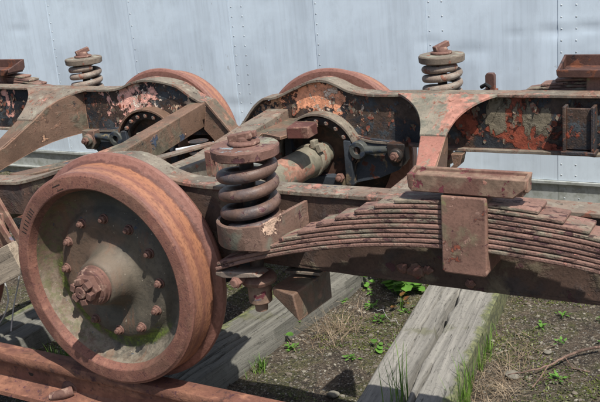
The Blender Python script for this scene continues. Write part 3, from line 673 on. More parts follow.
def bogie(name, ox, sg, profs, lows, label):
    X = (lambda u: u) if sg > 0 else (lambda u: -.89-u)
    root = empty(name, (X(1.10), 0, 0)); tag(root, label, 'railway bogie', 'bogies end to end on the rails')
    for s in (1, -1):
        pf, lw = (profs[0], lows[0]) if s > 0 else (profs[1], lows[1])
        pf, lw = full(pf), full(lw)
        if sg > 0:
            org = Vector((0, s*.6, .5))
            if s > 0: wm = web('web_far', [dict(c=(.78, .34, .20), s=17, t=.57, w=.012, c0=(-.03, 0, .095), rad=.14, amp=.24, h=1, rg=.7, k=(.8, 1, 1.1), edge=(.05, .02, .015)),
                                           dict(c=(.80, .62, .50), s=34, t=.62, w=.012, h=1, rg=.72, c0=(.05, 0, .09), rad=.15, amp=.12), dict(c=(.55, .30, .18), s=24, t=.61, w=.02, c0=(-.26, 0, .0), rad=.14, amp=.15, h=.6),
                                           dict(c=(.25, .060, .034), s=7, t=.56, w=.02, c0=(.78, 0, .02), rad=.22, amp=.12, h=1, edge=(.02, .012, .012)),
                                           dict(c=(.17, .14, .10), s=12, t=.63, w=.015, c0=(.80, 0, .0), rad=.25, amp=.1, h=.8, st=(1, 1, .4))])
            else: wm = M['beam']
        else:
            org = Vector((-.89, s*.6, .5))
            wm = web('web_left', [dict(c=(.88, .44, .36), s=15, t=.60, w=.012, c0=(-.10, 0, .065), rad=.17, amp=.24, h=1, rg=.72, k=(.85, 1, 1), edge=(.03, .02, .02)),
                                  dict(c=(.85, .68, .58), s=34, t=.63, w=.012, h=1, rg=.72, c0=(-.05, 0, .06), rad=.2, amp=.12), dict(c=(.62, .42, .30), s=26, t=.62, w=.012, c0=(.20, 0, .0), rad=.10, amp=.15, h=.8),
                                  dict(c=(.75, .36, .29), s=15, t=.60, w=.012, c0=(-.92, 0, .05), rad=.08, amp=.2, h=1)])
        wb, rs = frame_side(root, pf, lw, s, wm, X, None, extra=sg < 0)
        # bottom flange
        b = new(); LL = sorted((X(u), z-.011) for u, z in lw if -.02 < u < 2.22)
        for seg in ([p for p in LL if (p[0]-X(0))*sg < 1.11+.01], [p for p in LL if (p[0]-X(0))*sg > 1.09]):
            strip(b, rs(seg), s*.6-(.03 if s > 0 else .05), s*.6+.05, .011, jit=.003)
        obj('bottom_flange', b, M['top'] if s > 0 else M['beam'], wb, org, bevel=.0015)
        wheel(X(0), s, root)
        wheel(X(2.2), s, root)
        coil_spring(X(.486), s, root, X, mat='spring' if s < 0 else 'springfar', nut=s < 0, sg=sg, ztop=.738)
        coil_spring(X(1.714), s, root, X, mat='spring' if s < 0 else 'springfar', nut=s < 0, sg=-sg, ztop=.738)
        leaf_spring(X(1.095), s, root)
        saddle(X(1.10), s, root, s < 0)
        for u0, sgg in ((0, sg), (2.2, -sg)):
            XX = (lambda u, u0=u0, sgg=sgg: X(u0)+sgg*u)
            axlebox(root, XX, s, sgg, sg < 0)
    # axles with their clamp collar
    for u in (0, 2.2):
        b = new(); lathe(b, (X(u), -.60, WR+.018), (0, 1, 0), [(0, 0), (0, .05), (.06, .05), (.07, .062), (1.13, .062), (1.14, .05), (1.2, .05), (1.2, 0)], 64, wob=.0008)
        ax = obj('axle', b, M['axle'], root, (X(u), 0, WR))
        b = new()
        lathe(b, (X(u), .46, WR+.018), (0, 1, 0), [(-.011, .058), (-.011, .0705), (.011, .0705), (.011, .058)], 48, closed=True)
        obox(b, (X(u)+.030, .46, WR+.092), (.010, 0, 0), (0, .018, 0), (0, 0, .016)); obox(b, (X(u)+.056, .46, WR+.076), (.010, 0, .004), (0, .018, 0), (-.006, 0, .015)); obox(b, (X(u)+.042, .46, WR+.078), (.02, 0, .004), (0, .008, 0), (-.003, 0, .012))
        obj('axle_clamp', b, M['axle'], ax, (X(u), .44, WR), bevel=.002)
    transom(root, X, sg)
    # second transom beyond the bolster
    transom(root, (lambda u: X(2.2-u)), -sg)
    return root, X

BR, XR = bogie('railway_bogie', 1.1, 1, (PROF_R, PROF_RN), (LOW, LOWRN), 'rusty railway bogie on the right')
BR['label'] = 'rusty railway bogie on the right, its bolted wheel and long leaf spring closest'
BL, XL = bogie('railway_bogie', -1.99, -1, (PROF_L, PROF_LN), (LOW, LOWLN), 'rusty railway bogie at the left edge with pink paint flaking off its arch')

# --- right bogie: end beam, platform, brackets
def poly3(b, top, th, n=(0, 0, -1)):
    """plate from corner points, thickness along n"""
    n = Vector(n)*th; A = [b.verts.new(p) for p in top]; B = [b.verts.new(Vector(p)+n) for p in top]
    for i in range(len(A)): face(b, (A[i], A[(i+1) % len(A)], B[(i+1) % len(A)], B[i]))
    face(b, A[::-1]); face(b, B)
def beam(b, path, wx, h):
    R = [[b.verts.new(p) for p in ((x-wx/2, y, z), (x+wx/2, y, z), (x+wx/2, y, z-h), (x-wx/2, y, z-h))] for x, y, z in path]
    for r, q in zip(R, R[1:]):
        for i in range(4): face(b, (r[i], r[(i+1) % 4], q[(i+1) % 4], q[i]))
    face(b, R[0]); face(b, R[-1])
b = new(); beam(b, [(-.20, .585, .535), (-.20, .30, .510), (-.18, .0, .485), (-.16, -.3, .50), (-.15, -.585, .54)], .10, .09)
hs = obj('end_beam', b, M['top'], BR, (-.19, 0, .5), bevel=.004)
b = new(); poly3(b, [at(226, 142, 2, .495), at(256, 139, 2, .495), at(262, 133, 2, .495), at(280, 137, 2, .495), at(300, 131, 2, .495), at(318, 124, 2, .495), at(312, 117, 2, .495), at(262, 119, 2, .495), at(236, 128, 2, .495)], .012)
obj('platform_plate', b, M['brown'], hs, (-.1, .45, .53), bevel=.001)
b = new()
hexa(b, [at(287, 139, 2, .50)+Vector((0, 0, 0)), at(309, 139, 2, .50), at(318, 134, 2, .50), at(296, 130, 2, .50), at(286, 128, 2, .545), at(308, 127, 2, .545), at(317, 122, 2, .545), at(295, 121, 2, .545)])
obj('red_bracket', b, M['redblock'], BR, at(300, 132, 2, .5), bevel=.004)
# thin bar and red upright between end beam and near frame
b = new(); tube(b, [(-.085, -.535, .596), (-.095, -.05, .548)], .001, 4)
b.free(); b = new(); obox(b, (-.092, -.29, .572), (.020, 0, 0), (-.005, .245, -.024), (0, .0005, .004))
obj('tie_bar', b, M['top'], BR, (-.09, -.29, .57), bevel=.001)
b = new()
q = at(209, 152, 1, -.30)
prism(b, [(q.x-.012, q.z-.075), (q.x+.012, q.z-.075), (q.x+.012, q.z+.0), (q.x-.012, q.z+.005)], 1, -.31, -.29)
prism(b, [(q.x+.012, q.z-.03), (q.x+.12, q.z-.03), (q.x+.12, q.z-.0), (q.x+.012, q.z-.0)], 1, -.30, -.29)
obj('tie_bracket', b, M['saddle'], BR, q, bevel=.001)
b = new(); poly3(b, [(-.12, -.54, .47), (.36, -.54, .44), (.34, -.36, .44), (-.10, -.30, .47)], .01)
obj('footplate', b, M['brown'], BR, (0, -.45, .46))
# wedge gusset under the near saddle
b = new(); poly3(b, [at(381, 196, 1, -.54), at(413, 170, 1, -.40), at(421, 172, 1, -.40), at(430, 198, 1, -.54)], .012)
obj('corner_gusset', b, M['top'], BR, at(400, 190, 1, -.5), bevel=.001)
# guide pad on the far web
b = new()
box(b, .996, 1.008, .535, .592, .415, .578); box(b, 1.094, 1.106, .535, .592, .415, .578); box(b, 1.008, 1.094, .548, .560, .42, .570); box(b, .99, 1.112, .53, .592, .402, .416)
obj('guide_pad', b, web('web_pad', [dict(c=(.30, .06, .03), s=14, t=.60, w=.02, h=1)]), BR, (1.05, .56, .5), bevel=.003)
# hanging catch under far frame
b = new()
P0 = [(.577, .385), (.622, .385), (.612, .345), (.590, .325), (.562, .322), (.585, .343)]
prism(b, P0, 1, .54, .585); obj('safety_catch', b, M['brown'], BR, (.6, .56, .36), bevel=.001)
# small clevis standing behind the far frame
b = new(); prism(b, [(.663, .60), (.699, .60), (.699, .655), (.693, .664), (.669, .664), (.663, .655)], 1, .708, .732); box(b, .655, .705, .700, .740, .590, .602)
cl = obj('clevis', b, M['saddlefar'], BR, (.68, .72, .6), bevel=.002)
b = new(); tube(b, [(.650, .70, .612), (.672, .69, .625), (.685, .70, .612)], .008, 8); obj('clevis_pin', b, M['black'], cl, (.67, .7, .61))
# brake stub under near frame : box tube end pointing towards the wheel
d1 = at(272, 290, 1, -.70); d2 = at(318, 268, 1, -.55)
v = (d2-d1); v.normalize(); side = Vector((v.y, -v.x, 0)).normalized()
up = v.cross(side); 
if up.z < 0: up = -up
b = new(); Ls = .20
c0 = at(300, 293, 1, -.66); 
A_ = at(272, 287, 1, -.74); B_ = at(303, 313, 1, -.74); C_ = at(300, 268, 1, -.56); D_ = at(330, 268, 1, -.56)
dn = Vector((.0, .02, -.085))
A2 = A_+Vector((.075, -.02, -.005))
hexa(b, [A_+Vector((0, 0, -.022)), A2+Vector((.012, 0, -.075)), D_+Vector((.0, 0, -.09)), C_+Vector((-.01, 0, -.09)), A_, A2, D_, C_])
sb = obj('brake_stub', b, M['brown'], BR, c0, bevel=.004)
b = new(); q = at(311, 268, 1, -.60); obox(b, q+Vector((0, 0, .004)), (.055, 0, .002), (0, .05, 0), (0, 0, .004)); obj('mounting_plate', b, M['top'], sb, q, bevel=.001)
for k, (px, py, rr) in enumerate(((403, 268, .012), (416, 271, .017), (428, 270, .010), (470, 284, .010))):
    c = at(px, py, 1, -.655); b = new(); m = bmesh.ops.create_icosphere(b, subdivisions=3, radius=1)
    for v in m['verts']: v.co = Vector((v.co.x*1.3, v.co.y*.7, v.co.z))*rr*(1+.45*noise.noise(v.co*1.6+Vector((k*4, 0, 0)))+.15*noise.noise(v.co*5))+c
    obj('rust_lump', b, M['saddle'], BR, c, ang=50)

# --- left bogie: end beam dipping in the middle, bellows, near pieces
b = new(); beam(b, [(-.615, .59, .556), (-.615, .0, .480), (-.615, -.50, .53)], .075, .105)
obj('end_beam', b, M['brown'], BL, (-.615, 0, .5), bevel=.004)
b = new(); prism(b, [(p_.x, p_.z) for p_ in (at(206, 103, 1, .535), at(232, 134, 1, .535), at(232, 160, 1, .535), at(204, 129, 1, .535))], 1, .535, .547)
P_ = [(p_.x, p_.z) for p_ in (at(206, 102, 1, .54), at(232, 133, 1, .54))]; strip(b, P_, .525, .60, .010)
obj('nose_plate', b, M['brown'], BL, (-.5, .54, .5), bevel=.001)
b = new(); c = at(198, 139, 1, .25)
lathe(b, (c.x, c.y, c.z-.14), (0, 0, 1), [(0, 0)]+[(.012*i, .042 if i % 2 else .034) for i in range(12)]+[(.14, 0)], 32)
obj('rubber_bellows', b, M['grease'], BL, c)
b = new()
for (p, q, ww) in ((at(-6, 195, 1, -.68), at(22, 243, 1, -.70), .014), (at(-6, 215, 1, -.70), at(14, 247, 1, -.72), .012)):
    v = (q-p).normalized(); n_ = Vector((v.z, 0, -v.x)); obox(b, (p+q)/2, (q-p)/2, n_*ww, (0, .006, 0))
box(b, at(-4, 225, 1, -.69).x, at(6, 225, 1, -.69).x, -.70, -.68, .34, .46)
obj('brake_hanger', b, M['saddle'], BL, at(8, 220, 1, -.7), bevel=.002)

# ------------------------------------------------------------------ rails, sleepers
def rail(y0, s, name, label, x0, x1):
    """y0 gauge line, s outward direction"""
    prof = [(0, -.012), (.004, -.003), (.012, 0), (.058, 0), (.066, -.003), (.070, -.012), (.070, -.030), (.066, -.036), (.044, -.044), (.042, -.10), (.050, -.108), (.100, -.124), (.102, -.138), (-.032, -.138), (-.030, -.124), (.020, -.108), (.028, -.10), (.026, -.044), (.004, -.036), (0, -.030)]
    b = new(); xs = [x0+(x1-x0)*i/140 for i in range(141)]; prev = None
    for x in xs:
        r = [b.verts.new((x, y0+s*p+.0012*noise.noise(Vector((x*6, 0, 1))), z+.0012*noise.noise(Vector((x*5, p*30, 2))))) for p, z in prof]
        if prev:
            for i in range(len(r)): face(b, (prev[i], prev[(i+1) % len(r)], r[(i+1) % len(r)], r[i]))
        else: face(b, r)
        prev = r
    face(b, prev)
    o = obj(name, b, M['rail'], None, ((x0+x1)/2, y0, -.138)); tag(o, label, 'rail', 'rails of the track'); return o
rn = rail(-.7175, -1, 'rail', 'rusty orange rail across the lower left corner, under the nearest wheel', -5, 4)
rail(.7175, 1, 'rail', 'rusty rail on the far side of the bogies, next to the metal wall', -5, 4)
c = at(70, 390, 1, -.76)
b = new(); lathe(b, c, (0, -1, 0), [(-.01, 0), (-.01, .034), (.002, .033), (.004, .030), (.004, 0)], 28, wob=.0006)
tube(b, [c+Vector((.020, -.006, .005)), c+Vector((.004, -.024, .002)), c+Vector((-.024, -.034, -.006)), c+Vector((-.046, -.038, -.013))], lambda f: .0175-.003*f, 14)
obj('rail_bolt', b, M['bolt'], rn, c, bevel=.001)
b = new(); c = at(31, 373, 1, -.7600); lathe(b, c, (0, -1, 0), [(-.003, 0), (-.003, .0115), (.0005, .0115), (.0005, 0)], 20); obj('bolt_hole', b, M['black'], rn, c)  # black disc on the rail stands in for the shade inside a hole

def sleeper(cx, cy, ang, wd, ln, top, seed, mat, label, split=None, h=.14, tilt=0):
    b = new(); nx, ny = (96, 150) if split else (20, 60); V = {}
    for i in range(nx+1):
        for j in range(ny+1):
            u = (i/nx-.5)*wd; v = (j/ny-.5)*ln
            g = noise.noise(Vector((u*38+seed, v*2.2, seed)))*.0035+noise.noise(Vector((u*110, v*5, seed+4)))*.0022
            e = min(i, nx-i)/nx*wd
            z = top+g-(.012*math.exp(-e/.008))*(.6+.8*noise.noise(Vector((v*4, seed, i > nx/2))))
            if split:
                for off, amp, wdt, va, vb in split:
                    if va < v < vb:
                        ce = off+.012*noise.noise(Vector((v*3.5, seed+off*50, 1)))+.004*noise.noise(Vector((v*18, seed, 5))); 
                        k = min(1, (v-va)/.12, (vb-v)/.12); z -= amp*k*math.exp(-((u-ce)/(wdt*(.6+.9*abs(noise.noise(Vector((v*5, 3, seed)))))))**2)
            wv = .006*noise.noise(Vector((v*3, i > nx/2, seed+8)))
            V[i, j] = b.verts.new((u+wv, v, z+tilt*u))
    for i in range(nx):
        for j in range(ny): face(b, (V[i, j], V[i+1, j], V[i+1, j+1], V[i, j+1]))
    loop = [V[i, 0] for i in range(nx+1)]+[V[nx, j] for j in range(1, ny+1)]+[V[i, ny] for i in range(nx-1, -1, -1)]+[V[0, j] for j in range(ny-1, 0, -1)]
    mid = [b.verts.new((v.co.x*1.015, v.co.y, v.co.z-h*.5+.004*noise.noise(v.co*9))) for v in loop]; low = [b.verts.new((v.co.x, v.co.y, v.co.z-h)) for v in loop]
    n = len(loop)
    for a, c_ in ((loop, mid), (mid, low)):
        for i in range(n): face(b, (a[i], a[(i+1) % n], c_[(i+1) % n], c_[i]))
    o = obj('sleeper', b, M[mat], None, (0, 0, 0), local=True, ang=50)
    o.location = (cx, cy, 0); o.rotation_euler = (0, 0, ang)
    tag(o, label, 'sleeper', 'wooden sleepers under the bogies'); return o
sleeper(.680, .06, .13, .285, 2.4, -.142, 3, 'wood', 'pale grey split sleeper in the middle bottom of the photo', [(-.012, .075, .012, -1.2, .48), (.030, .04, .007, -.9, -.16), (-.07, .012, .003, -.3, .7)])
sleeper(-.01, -.05, -.10, .20, 2.4, -.142, 9, 'wooddark', 'dark mossy sleeper just behind the nearest wheel', [(.02, .05, .007, -1, .6), (-.05, .03, .005, -.6, .4), (.06, .03, .005, -.9, .2), (-.015, .025, .004, -.7, .3)])
sleeper(-.93, -.1, .0, .23, 2.4, -.150, 14, 'wooddark', 'cracked grey sleeper at the left edge behind the rail', [(.02, .03, .006, -1, .6), (-.06, .02, .004, -.6, .4)])
sleeper(-1.7, 0, .03, .24, 2.4, -.145, 21, 'wooddark', 'grey sleeper under the left bogie, hidden behind its wheel')
sleeper(1.45, .1, -.03, .24, 2.4, -.150, 27, 'wood', 'grey sleeper to the right of the pale split one')

# ------------------------------------------------------------------ ground
GZ = -.235
def gz(x, y):
    f = 1 if abs(x) < 6 and abs(y) < 6 else 0
    return GZ+f*(.022*noise.noise(Vector((x*2.1, y*2.1, 0)))+.010*noise.noise(Vector((x*8, y*8, 3)))+.004*noise.noise(Vector((x*30, y*30, 6))))
b = new()
def grid(b, x0, x1, y0, y1, nx, ny):
    V = [[b.verts.new((x0+(x1-x0)*i/nx, y0+(y1-y0)*j/ny, gz(x0+(x1-x0)*i/nx, y0+(y1-y0)*j/ny))) for j in range(ny+1)] for i in range(nx+1)]
    for i in range(nx):
        for j in range(ny): face(b, (V[i][j], V[i+1][j], V[i+1][j+1], V[i][j+1]))
grid(b, -3.2, 3.2, -2.4, 2.0, 256, 176)
g_ = GZ-.005
def q4(a, c_, d, e): face(b, [b.verts.new((p[0], p[1], g_-(.02 if abs(p[0]) < 5 and abs(p[1]) < 5 else 0))) for p in (a, c_, d, e)])
q4((-60, -60), (60, -60), (3.2, -2.4), (-3.2, -2.4)); q4((60, -60), (60, 60), (3.2, 2.0), (3.2, -2.4)); q4((60, 60), (-60, 60), (-3.2, 2.0), (3.2, 2.0)); q4((-60, 60), (-60, -60), (-3.2, -2.4), (-3.2, 2.0))
o = obj('ground', b, M['soil'], None, (0, 0, 0)); tag(o, kind='structure')

rng = random.Random(5)
def onwood(x, y):
    for cx, cy, a, w_ in ((.685, .06, .13, .285), (-.01, -.05, -.10, .20), (-.93, -.1, 0, .23), (1.45, .1, -.03, .24), (-1.7, 0, .03, .24)):
        dx, dy = x-cx, y-cy; u = dx*math.cos(a)+dy*math.sin(a)
        if abs(u) < w_/2+.008: return True
    return False
_t = new(); bmesh.ops.create_icosphere(_t, subdivisions=1, radius=1); _t.verts.ensure_lookup_table()
ICO = [v.co.copy() for v in _t.verts]; ICF = [[v.index for v in f.verts] for f in _t.faces]; _t.free()
def stones(n, mat, r0, r1, label, cat):
    vs, fs = [], []; k = 0
    while k < n:
        x = rng.uniform(-1.3, 1.9); y = rng.uniform(-1.0, 1.6)
        if onwood(x, y): continue
        k += 1; r = r0*(r1/r0)**(rng.random()**2.2); z = gz(x, y)+r*.2
        sx, sy, sz, rot = rng.uniform(.6, 1.4), rng.uniform(.6, 1.4), rng.uniform(.35, .75), rng.uniform(0, PI); ca, sa = math.cos(rot), math.sin(rot); base = len(vs)
        for co in ICO:
            f = r*rng.uniform(.75, 1.2); X_, Y_ = co.x*f*sx, co.y*f*sy
            vs.append((x+X_*ca-Y_*sa, y+X_*sa+Y_*ca, z+co.z*f*sz))
        fs += [[base+q for q in f] for f in ICF]
    o_ = (0, 0, gz(0, 0)); me = bpy.data.meshes.new('gravel'); me.from_pydata([(v[0], v[1], v[2]-o_[2]) for v in vs], [], fs); me.materials.append(M[mat])
    o = bpy.data.objects.new('gravel', me); col.objects.link(o); o.location = o_; tag(o, label, cat, None, 'stuff')
stones(5200, 'stoneA', .0015, .008, 'pale grit and small stones scattered over the soil', 'gravel')
stones(4200, 'stoneB', .002, .012, 'brown grit mixed into the dark soil', 'gravel')

def blade(b, p, h, wd, lean, az, n=5, curl=1.0):
    d = Vector((math.cos(az), math.sin(az), 0)); sd = Vector((-d.y, d.x, 0)); prev = None; p = Vector(p)
    for i in range(n+1):
        f = i/n; q = p+d*(lean*f**(1+curl))+Vector((0, 0, h*(f-.25*curl*f*f*min(1, lean/h))))
        w_ = wd*(1-f)**.7
        if i == n: c = [b.verts.new(q)]
        else: c = [b.verts.new(q-sd*w_/2), b.verts.new(q+sd*w_/2)]
        if prev: face(b, (prev[0], prev[1], c[1], c[0]) if len(c) == 2 else (prev[0], prev[1], c[0]))
        prev = c
def tuft(cx, cy, rx, ry, n, h0, h1, wd, mat, label, cat='grass tuft', name='grass_tuft', lean=.5, z0=None, group=None, kind=None, ang=0):
    b = new()
    for _ in range(n):
        u, v = rng.gauss(0, rx), rng.gauss(0, ry); x = cx+u*math.cos(ang)-v*math.sin(ang); y = cy+u*math.sin(ang)+v*math.cos(ang)
        h = rng.uniform(h0, h1); blade(b, (x, y, (gz(x, y) if z0 is None else z0)-.004), h, wd*rng.uniform(.6, 1.3), h*lean*rng.uniform(.2, 1.7), rng.uniform(0, 2*PI), curl=rng.uniform(.4, 1.4))
    o = obj(name, b, M[mat], None, (cx, cy, gz(cx, cy))); tag(o, label, cat, group, kind); return o
# tall green blades up the right side of the split sleeper
tuft(.868, -.24, .014, .10, 75, .07, .20, .0045, 'blade', 'tall green grass along the near right edge of the split sleeper', group='grass tufts', lean=.25, ang=.13)
tuft(.818, .16, .012, .10, 70, .05, .13, .004, 'blade', 'short green grass along the far right edge of the split sleeper', group='grass tufts', lean=.3, ang=.13)
tuft(.73, -.40, .018, .04, 22, .10, .24, .004, 'blade', 'thin green blades growing out of the split in the pale sleeper', group='grass tufts', lean=.2, z0=-.15)
tuft(-.60, -.42, .06, .05, 110, .04, .11, .004, 'blade', 'green grass beside the rail under the left rim of the wheel', group='grass tufts', lean=.5)
tuft(1.25, .66, .05, .04, 60, .03, .08, .004, 'green', 'green sprout at the right edge below the leaf spring', group='grass tufts', lean=.5)
tuft(.115, -.22, .010, .018, 50, .03, .07, .004, 'blade', 'small green shoots beside the dark mossy sleeper', group='grass tufts', lean=.6)
# dry straw
tuft(.93, -.02, .055, .17, 400, .012, .055, .0020, 'straw', 'dry straw lying right of the split sleeper', 'dry grass', 'dry_grass', 3.2, group='dry grass clumps')
tuft(.25, .12, .035, .09, 230, .015, .08, .0020, 'straw', 'dry straw below the box-shaped stub, between the sleepers', 'dry grass', 'dry_grass', 2.6, group='dry grass clumps')
tuft(.98, -.36, .08, .07, 360, .012, .05, .0020, 'straw', 'dry straw at the bottom edge right of the split sleeper', 'dry grass', 'dry_grass', 3.2, group='dry grass clumps')
b = new()
for _ in range(5200):
    x, y = rng.uniform(-1.2, 1.7), rng.uniform(-.9, 1.5)
    if onwood(x, y) and rng.random() < .93: continue
    if noise.noise(Vector((x*2.3, y*2.3, 9))) < -.15: continue
    h = rng.uniform(.004, .014); blade(b, (x, y, gz(x, y)-.001), h, .0016, rng.uniform(.008, .045), rng.uniform(0, 2*PI), 3, .6)
o = obj('plant_litter', b, M['straw'], None, (0, 0, GZ)); tag(o, 'dead stalks and litter strewn over the soil', 'litter', None, 'stuff')
b = new(); k = 0
while k < 20000:
    x, y = rng.uniform(-1.2, 1.7), rng.uniform(-.9, 1.5)
    if onwood(x, y) or noise.noise(Vector((x*3.1, y*3.1, 2)))+.4*noise.noise(Vector((x*13, y*13, 2))) < .06: continue
    k += 1; r = rng.uniform(.002, .006); a = rng.uniform(0, 2*PI); c = Vector((x, y, gz(x, y)+rng.uniform(0, .006)))
    u = Vector((math.cos(a), math.sin(a), rng.uniform(-.5, .9)))*r; v = Vector((-math.sin(a), math.cos(a), rng.uniform(-.3, .8)))*r*.6
    face(b, [b.verts.new(c-u), b.verts.new(c+v), b.verts.new(c+u), b.verts.new(c-v)])
o = obj('moss', b, M['moss'], None, (0, 0, GZ)); tag(o, 'low moss patches on the soil around the sleepers', 'moss', None, 'stuff')

def weed(cx, cy, n, r, size, label, mat='green', z0=None, lobes=True):
    root_z = gz(cx, cy) if z0 is None else z0; b = new(); stems = new()
    for i in range(n):
        a = rng.uniform(0, 2*PI); rr = r*math.sqrt(rng.random()); base = Vector((cx+rng.uniform(-.01, .01), cy+rng.uniform(-.01, .01), root_z))
        tip = Vector((cx+rr*math.cos(a), cy+rr*math.sin(a), root_z+rng.uniform(.015, .06)))
        tube(stems, [base, (base+tip)/2+Vector((0, 0, .015)), tip], .0011, 4)
        s = size*rng.uniform(.6, 1.25); az = a+rng.uniform(-.7, .7); d = Vector((math.cos(az), math.sin(az), rng.uniform(-.25, .35))).normalized(); sd = Vector((-math.sin(az), math.cos(az), rng.uniform(-.3, .3)))
        up_ = d.cross(sd).normalized(); pts = []; m = 14
        cen = b.verts.new(tip+d*s*.5-up_*s*.06)
        for k in range(m):
            th = 2*PI*k/m; w_ = (.5+.10*(k % 2)) if lobes else .5
            pts.append(b.verts.new(tip+d*(s*.5+s*w_*math.cos(th))+sd*(s*w_*.8*math.sin(th))+up_*(.10*s*math.sin(th)**2)))
        for k in range(m): face(b, (cen, pts[k], pts[(k+1) % m]))
    t = obj('weed', b, M[mat], None, (cx, cy, root_z)); tag(t, label, 'weed', 'leafy weeds on the soil')
    obj('stem', stems, M['blade'], t, (cx, cy, root_z)); return t
p = at(352, 287, 2, GZ); weed(p.x, p.y, 46, .085, .034, 'bright green weed with small leaves right of the stub, under the frame')
p = at(407, 292, 2, GZ); weed(p.x, p.y, 34, .060, .046, 'broad-leaved green weed at the left side of the split sleeper')
p = at(402, 310, 2, GZ); weed(p.x, p.y, 8, .026, .022, 'yellow and red fading weed just below the broad-leaved one', 'yellow')
p = at(280, 345, 2, GZ); weed(p.x, p.y, 6, .035, .024, 'small weed with few round leaves beside the dark mossy sleeper')
p = at(296, 334, 2, GZ); weed(p.x, p.y, 4, .022, .020, 'tiny pale weed close to the dark sleeper, above the round-leaved one')
p = at(376, 350, 2, GZ); weed(p.x, p.y, 4, .02, .028, 'single green leaf pair touching the left edge of the split sleeper', lobes=False)
for i in range(19):
    x, y = [(1.18, .62), (.28, .38), (.48, .42), (1.05, .30), (1.15, .55), (.33, .52), (.42, .40), (.22, .50), (1.0, .55), (.50, .10), (.36, .28), (1.2, .35), (.15, -.05), (.95, .42), (.30, .62), (.45, .60), (.12, .40), (1.1, .05), (.40, -.05)][i]
    wnear = ['by the right end of the frame', 'at the right below the leaf spring', 'between the sleepers below the frame', 'left of the split sleeper', 'near the box-shaped stub'][i % 5]
    b = new()
    for q in range(rng.randint(12, 30)):
        a_ = rng.uniform(0, 2*PI); rr = rng.uniform(0, .035); s_ = rng.uniform(.005, .012); p_ = Vector((x+rr*math.cos(a_), y+rr*math.sin(a_), gz(x, y)+rng.uniform(.004, .02)))
        d_ = Vector((math.cos(a_), math.sin(a_), rng.uniform(-.2, .6)))*s_; e_ = Vector((-math.sin(a_), math.cos(a_), rng.uniform(-.2, .2)))*s_*.55
        face(b, [b.verts.new(v_) for v_ in (p_-d_, p_-d_*.2+e_, p_+d_, p_-d_*.2-e_)])
    if i == 0: allb = []
    allb.append(b)
gb = new()
for b in allb:
    me_ = bpy.data.meshes.new('t'); b.to_mesh(me_); b.free(); gb.from_mesh(me_); bpy.data.meshes.remove(me_)
tag(obj('ground_cover', gb, M['green'], None, (0, 0, GZ)), 'tiny green seedlings dotted over the soil', 'ground cover', None, 'stuff')
# twig and wire
b = new(); pts = [at(508, 374, 2, GZ+.02), at(530, 371, 2, GZ+.03), at(548, 366, 2, GZ+.028), at(565, 357, 2, GZ+.03), at(582, 350, 2, GZ+.032), at(606, 346, 2, GZ+.03)]
pp = []
for k in range(len(pts)-1):
    for f in (0, .2, .4, .6, .8): q = pts[k].lerp(pts[k+1], f); pp.append(q+Vector((0, .007*noise.noise(q*40), .006*noise.noise(q*35+Vector((3, 3, 3))))))
tube(b, pp, lambda f: .0020+.0034*f, 8); tube(b, [pts[2], at(540, 378, 2, GZ+.02), at(532, 388, 2, GZ+.01)], .0022, 6); tube(b, [pts[3], at(572, 368, 2, GZ+.02), at(590, 372, 2, GZ+.01)], .002, 6)
tag(obj('twig', b, M['twig'], None, (pts[2].x, pts[2].y, GZ)), 'thin brown twig lying on the soil at the lower right', 'twig')
b = new(); wp = [at(px, py, 2, GZ+.015+dz) for px, py, dz in ((372, 307, 0), (378, 311, .012), (383, 309, .02), (386, 316, .015), (391, 321, .02), (396, 320, .008), (399, 326, 0))]; w0 = wp[3]; pts = []
for k in range(len(wp)-1):
    for f in (0, .25, .5, .75): q = wp[k].lerp(wp[k+1], f); pts.append(q+Vector((.002*noise.noise(q*90), .002*noise.noise(q*70), 0)))
tube(b, pts, .0011, 5); tag(obj('wire', b, M['wire'], None, (w0.x, w0.y, GZ)), 'tangled piece of thin grey wire on the soil left of the split sleeper', 'wire')
for i, (px, py, r, lb) in enumerate(((513, 375, .022, 'flat pale stone beside the twig at the lower right'), (333, 394, .017, 'pale grey stone at the bottom edge between the sleepers'), (548, 352, .012, 'small pale stone above the twig'))):
    c = at(px, py, 2, GZ+.01); b = new(); m = bmesh.ops.create_icosphere(b, subdivisions=3, radius=r)
    for v in m['verts']: v.co = Vector((v.co.x*1.2, v.co.y, v.co.z*.5))*(1+.3*noise.noise(v.co*60+Vector((i*5, 0, 0))))+c
    tag(obj('stone', b, M['stoneA'], None, c-Vector((0, 0, r*.4)), ang=60), lb, 'stone', 'pale stones on the soil')
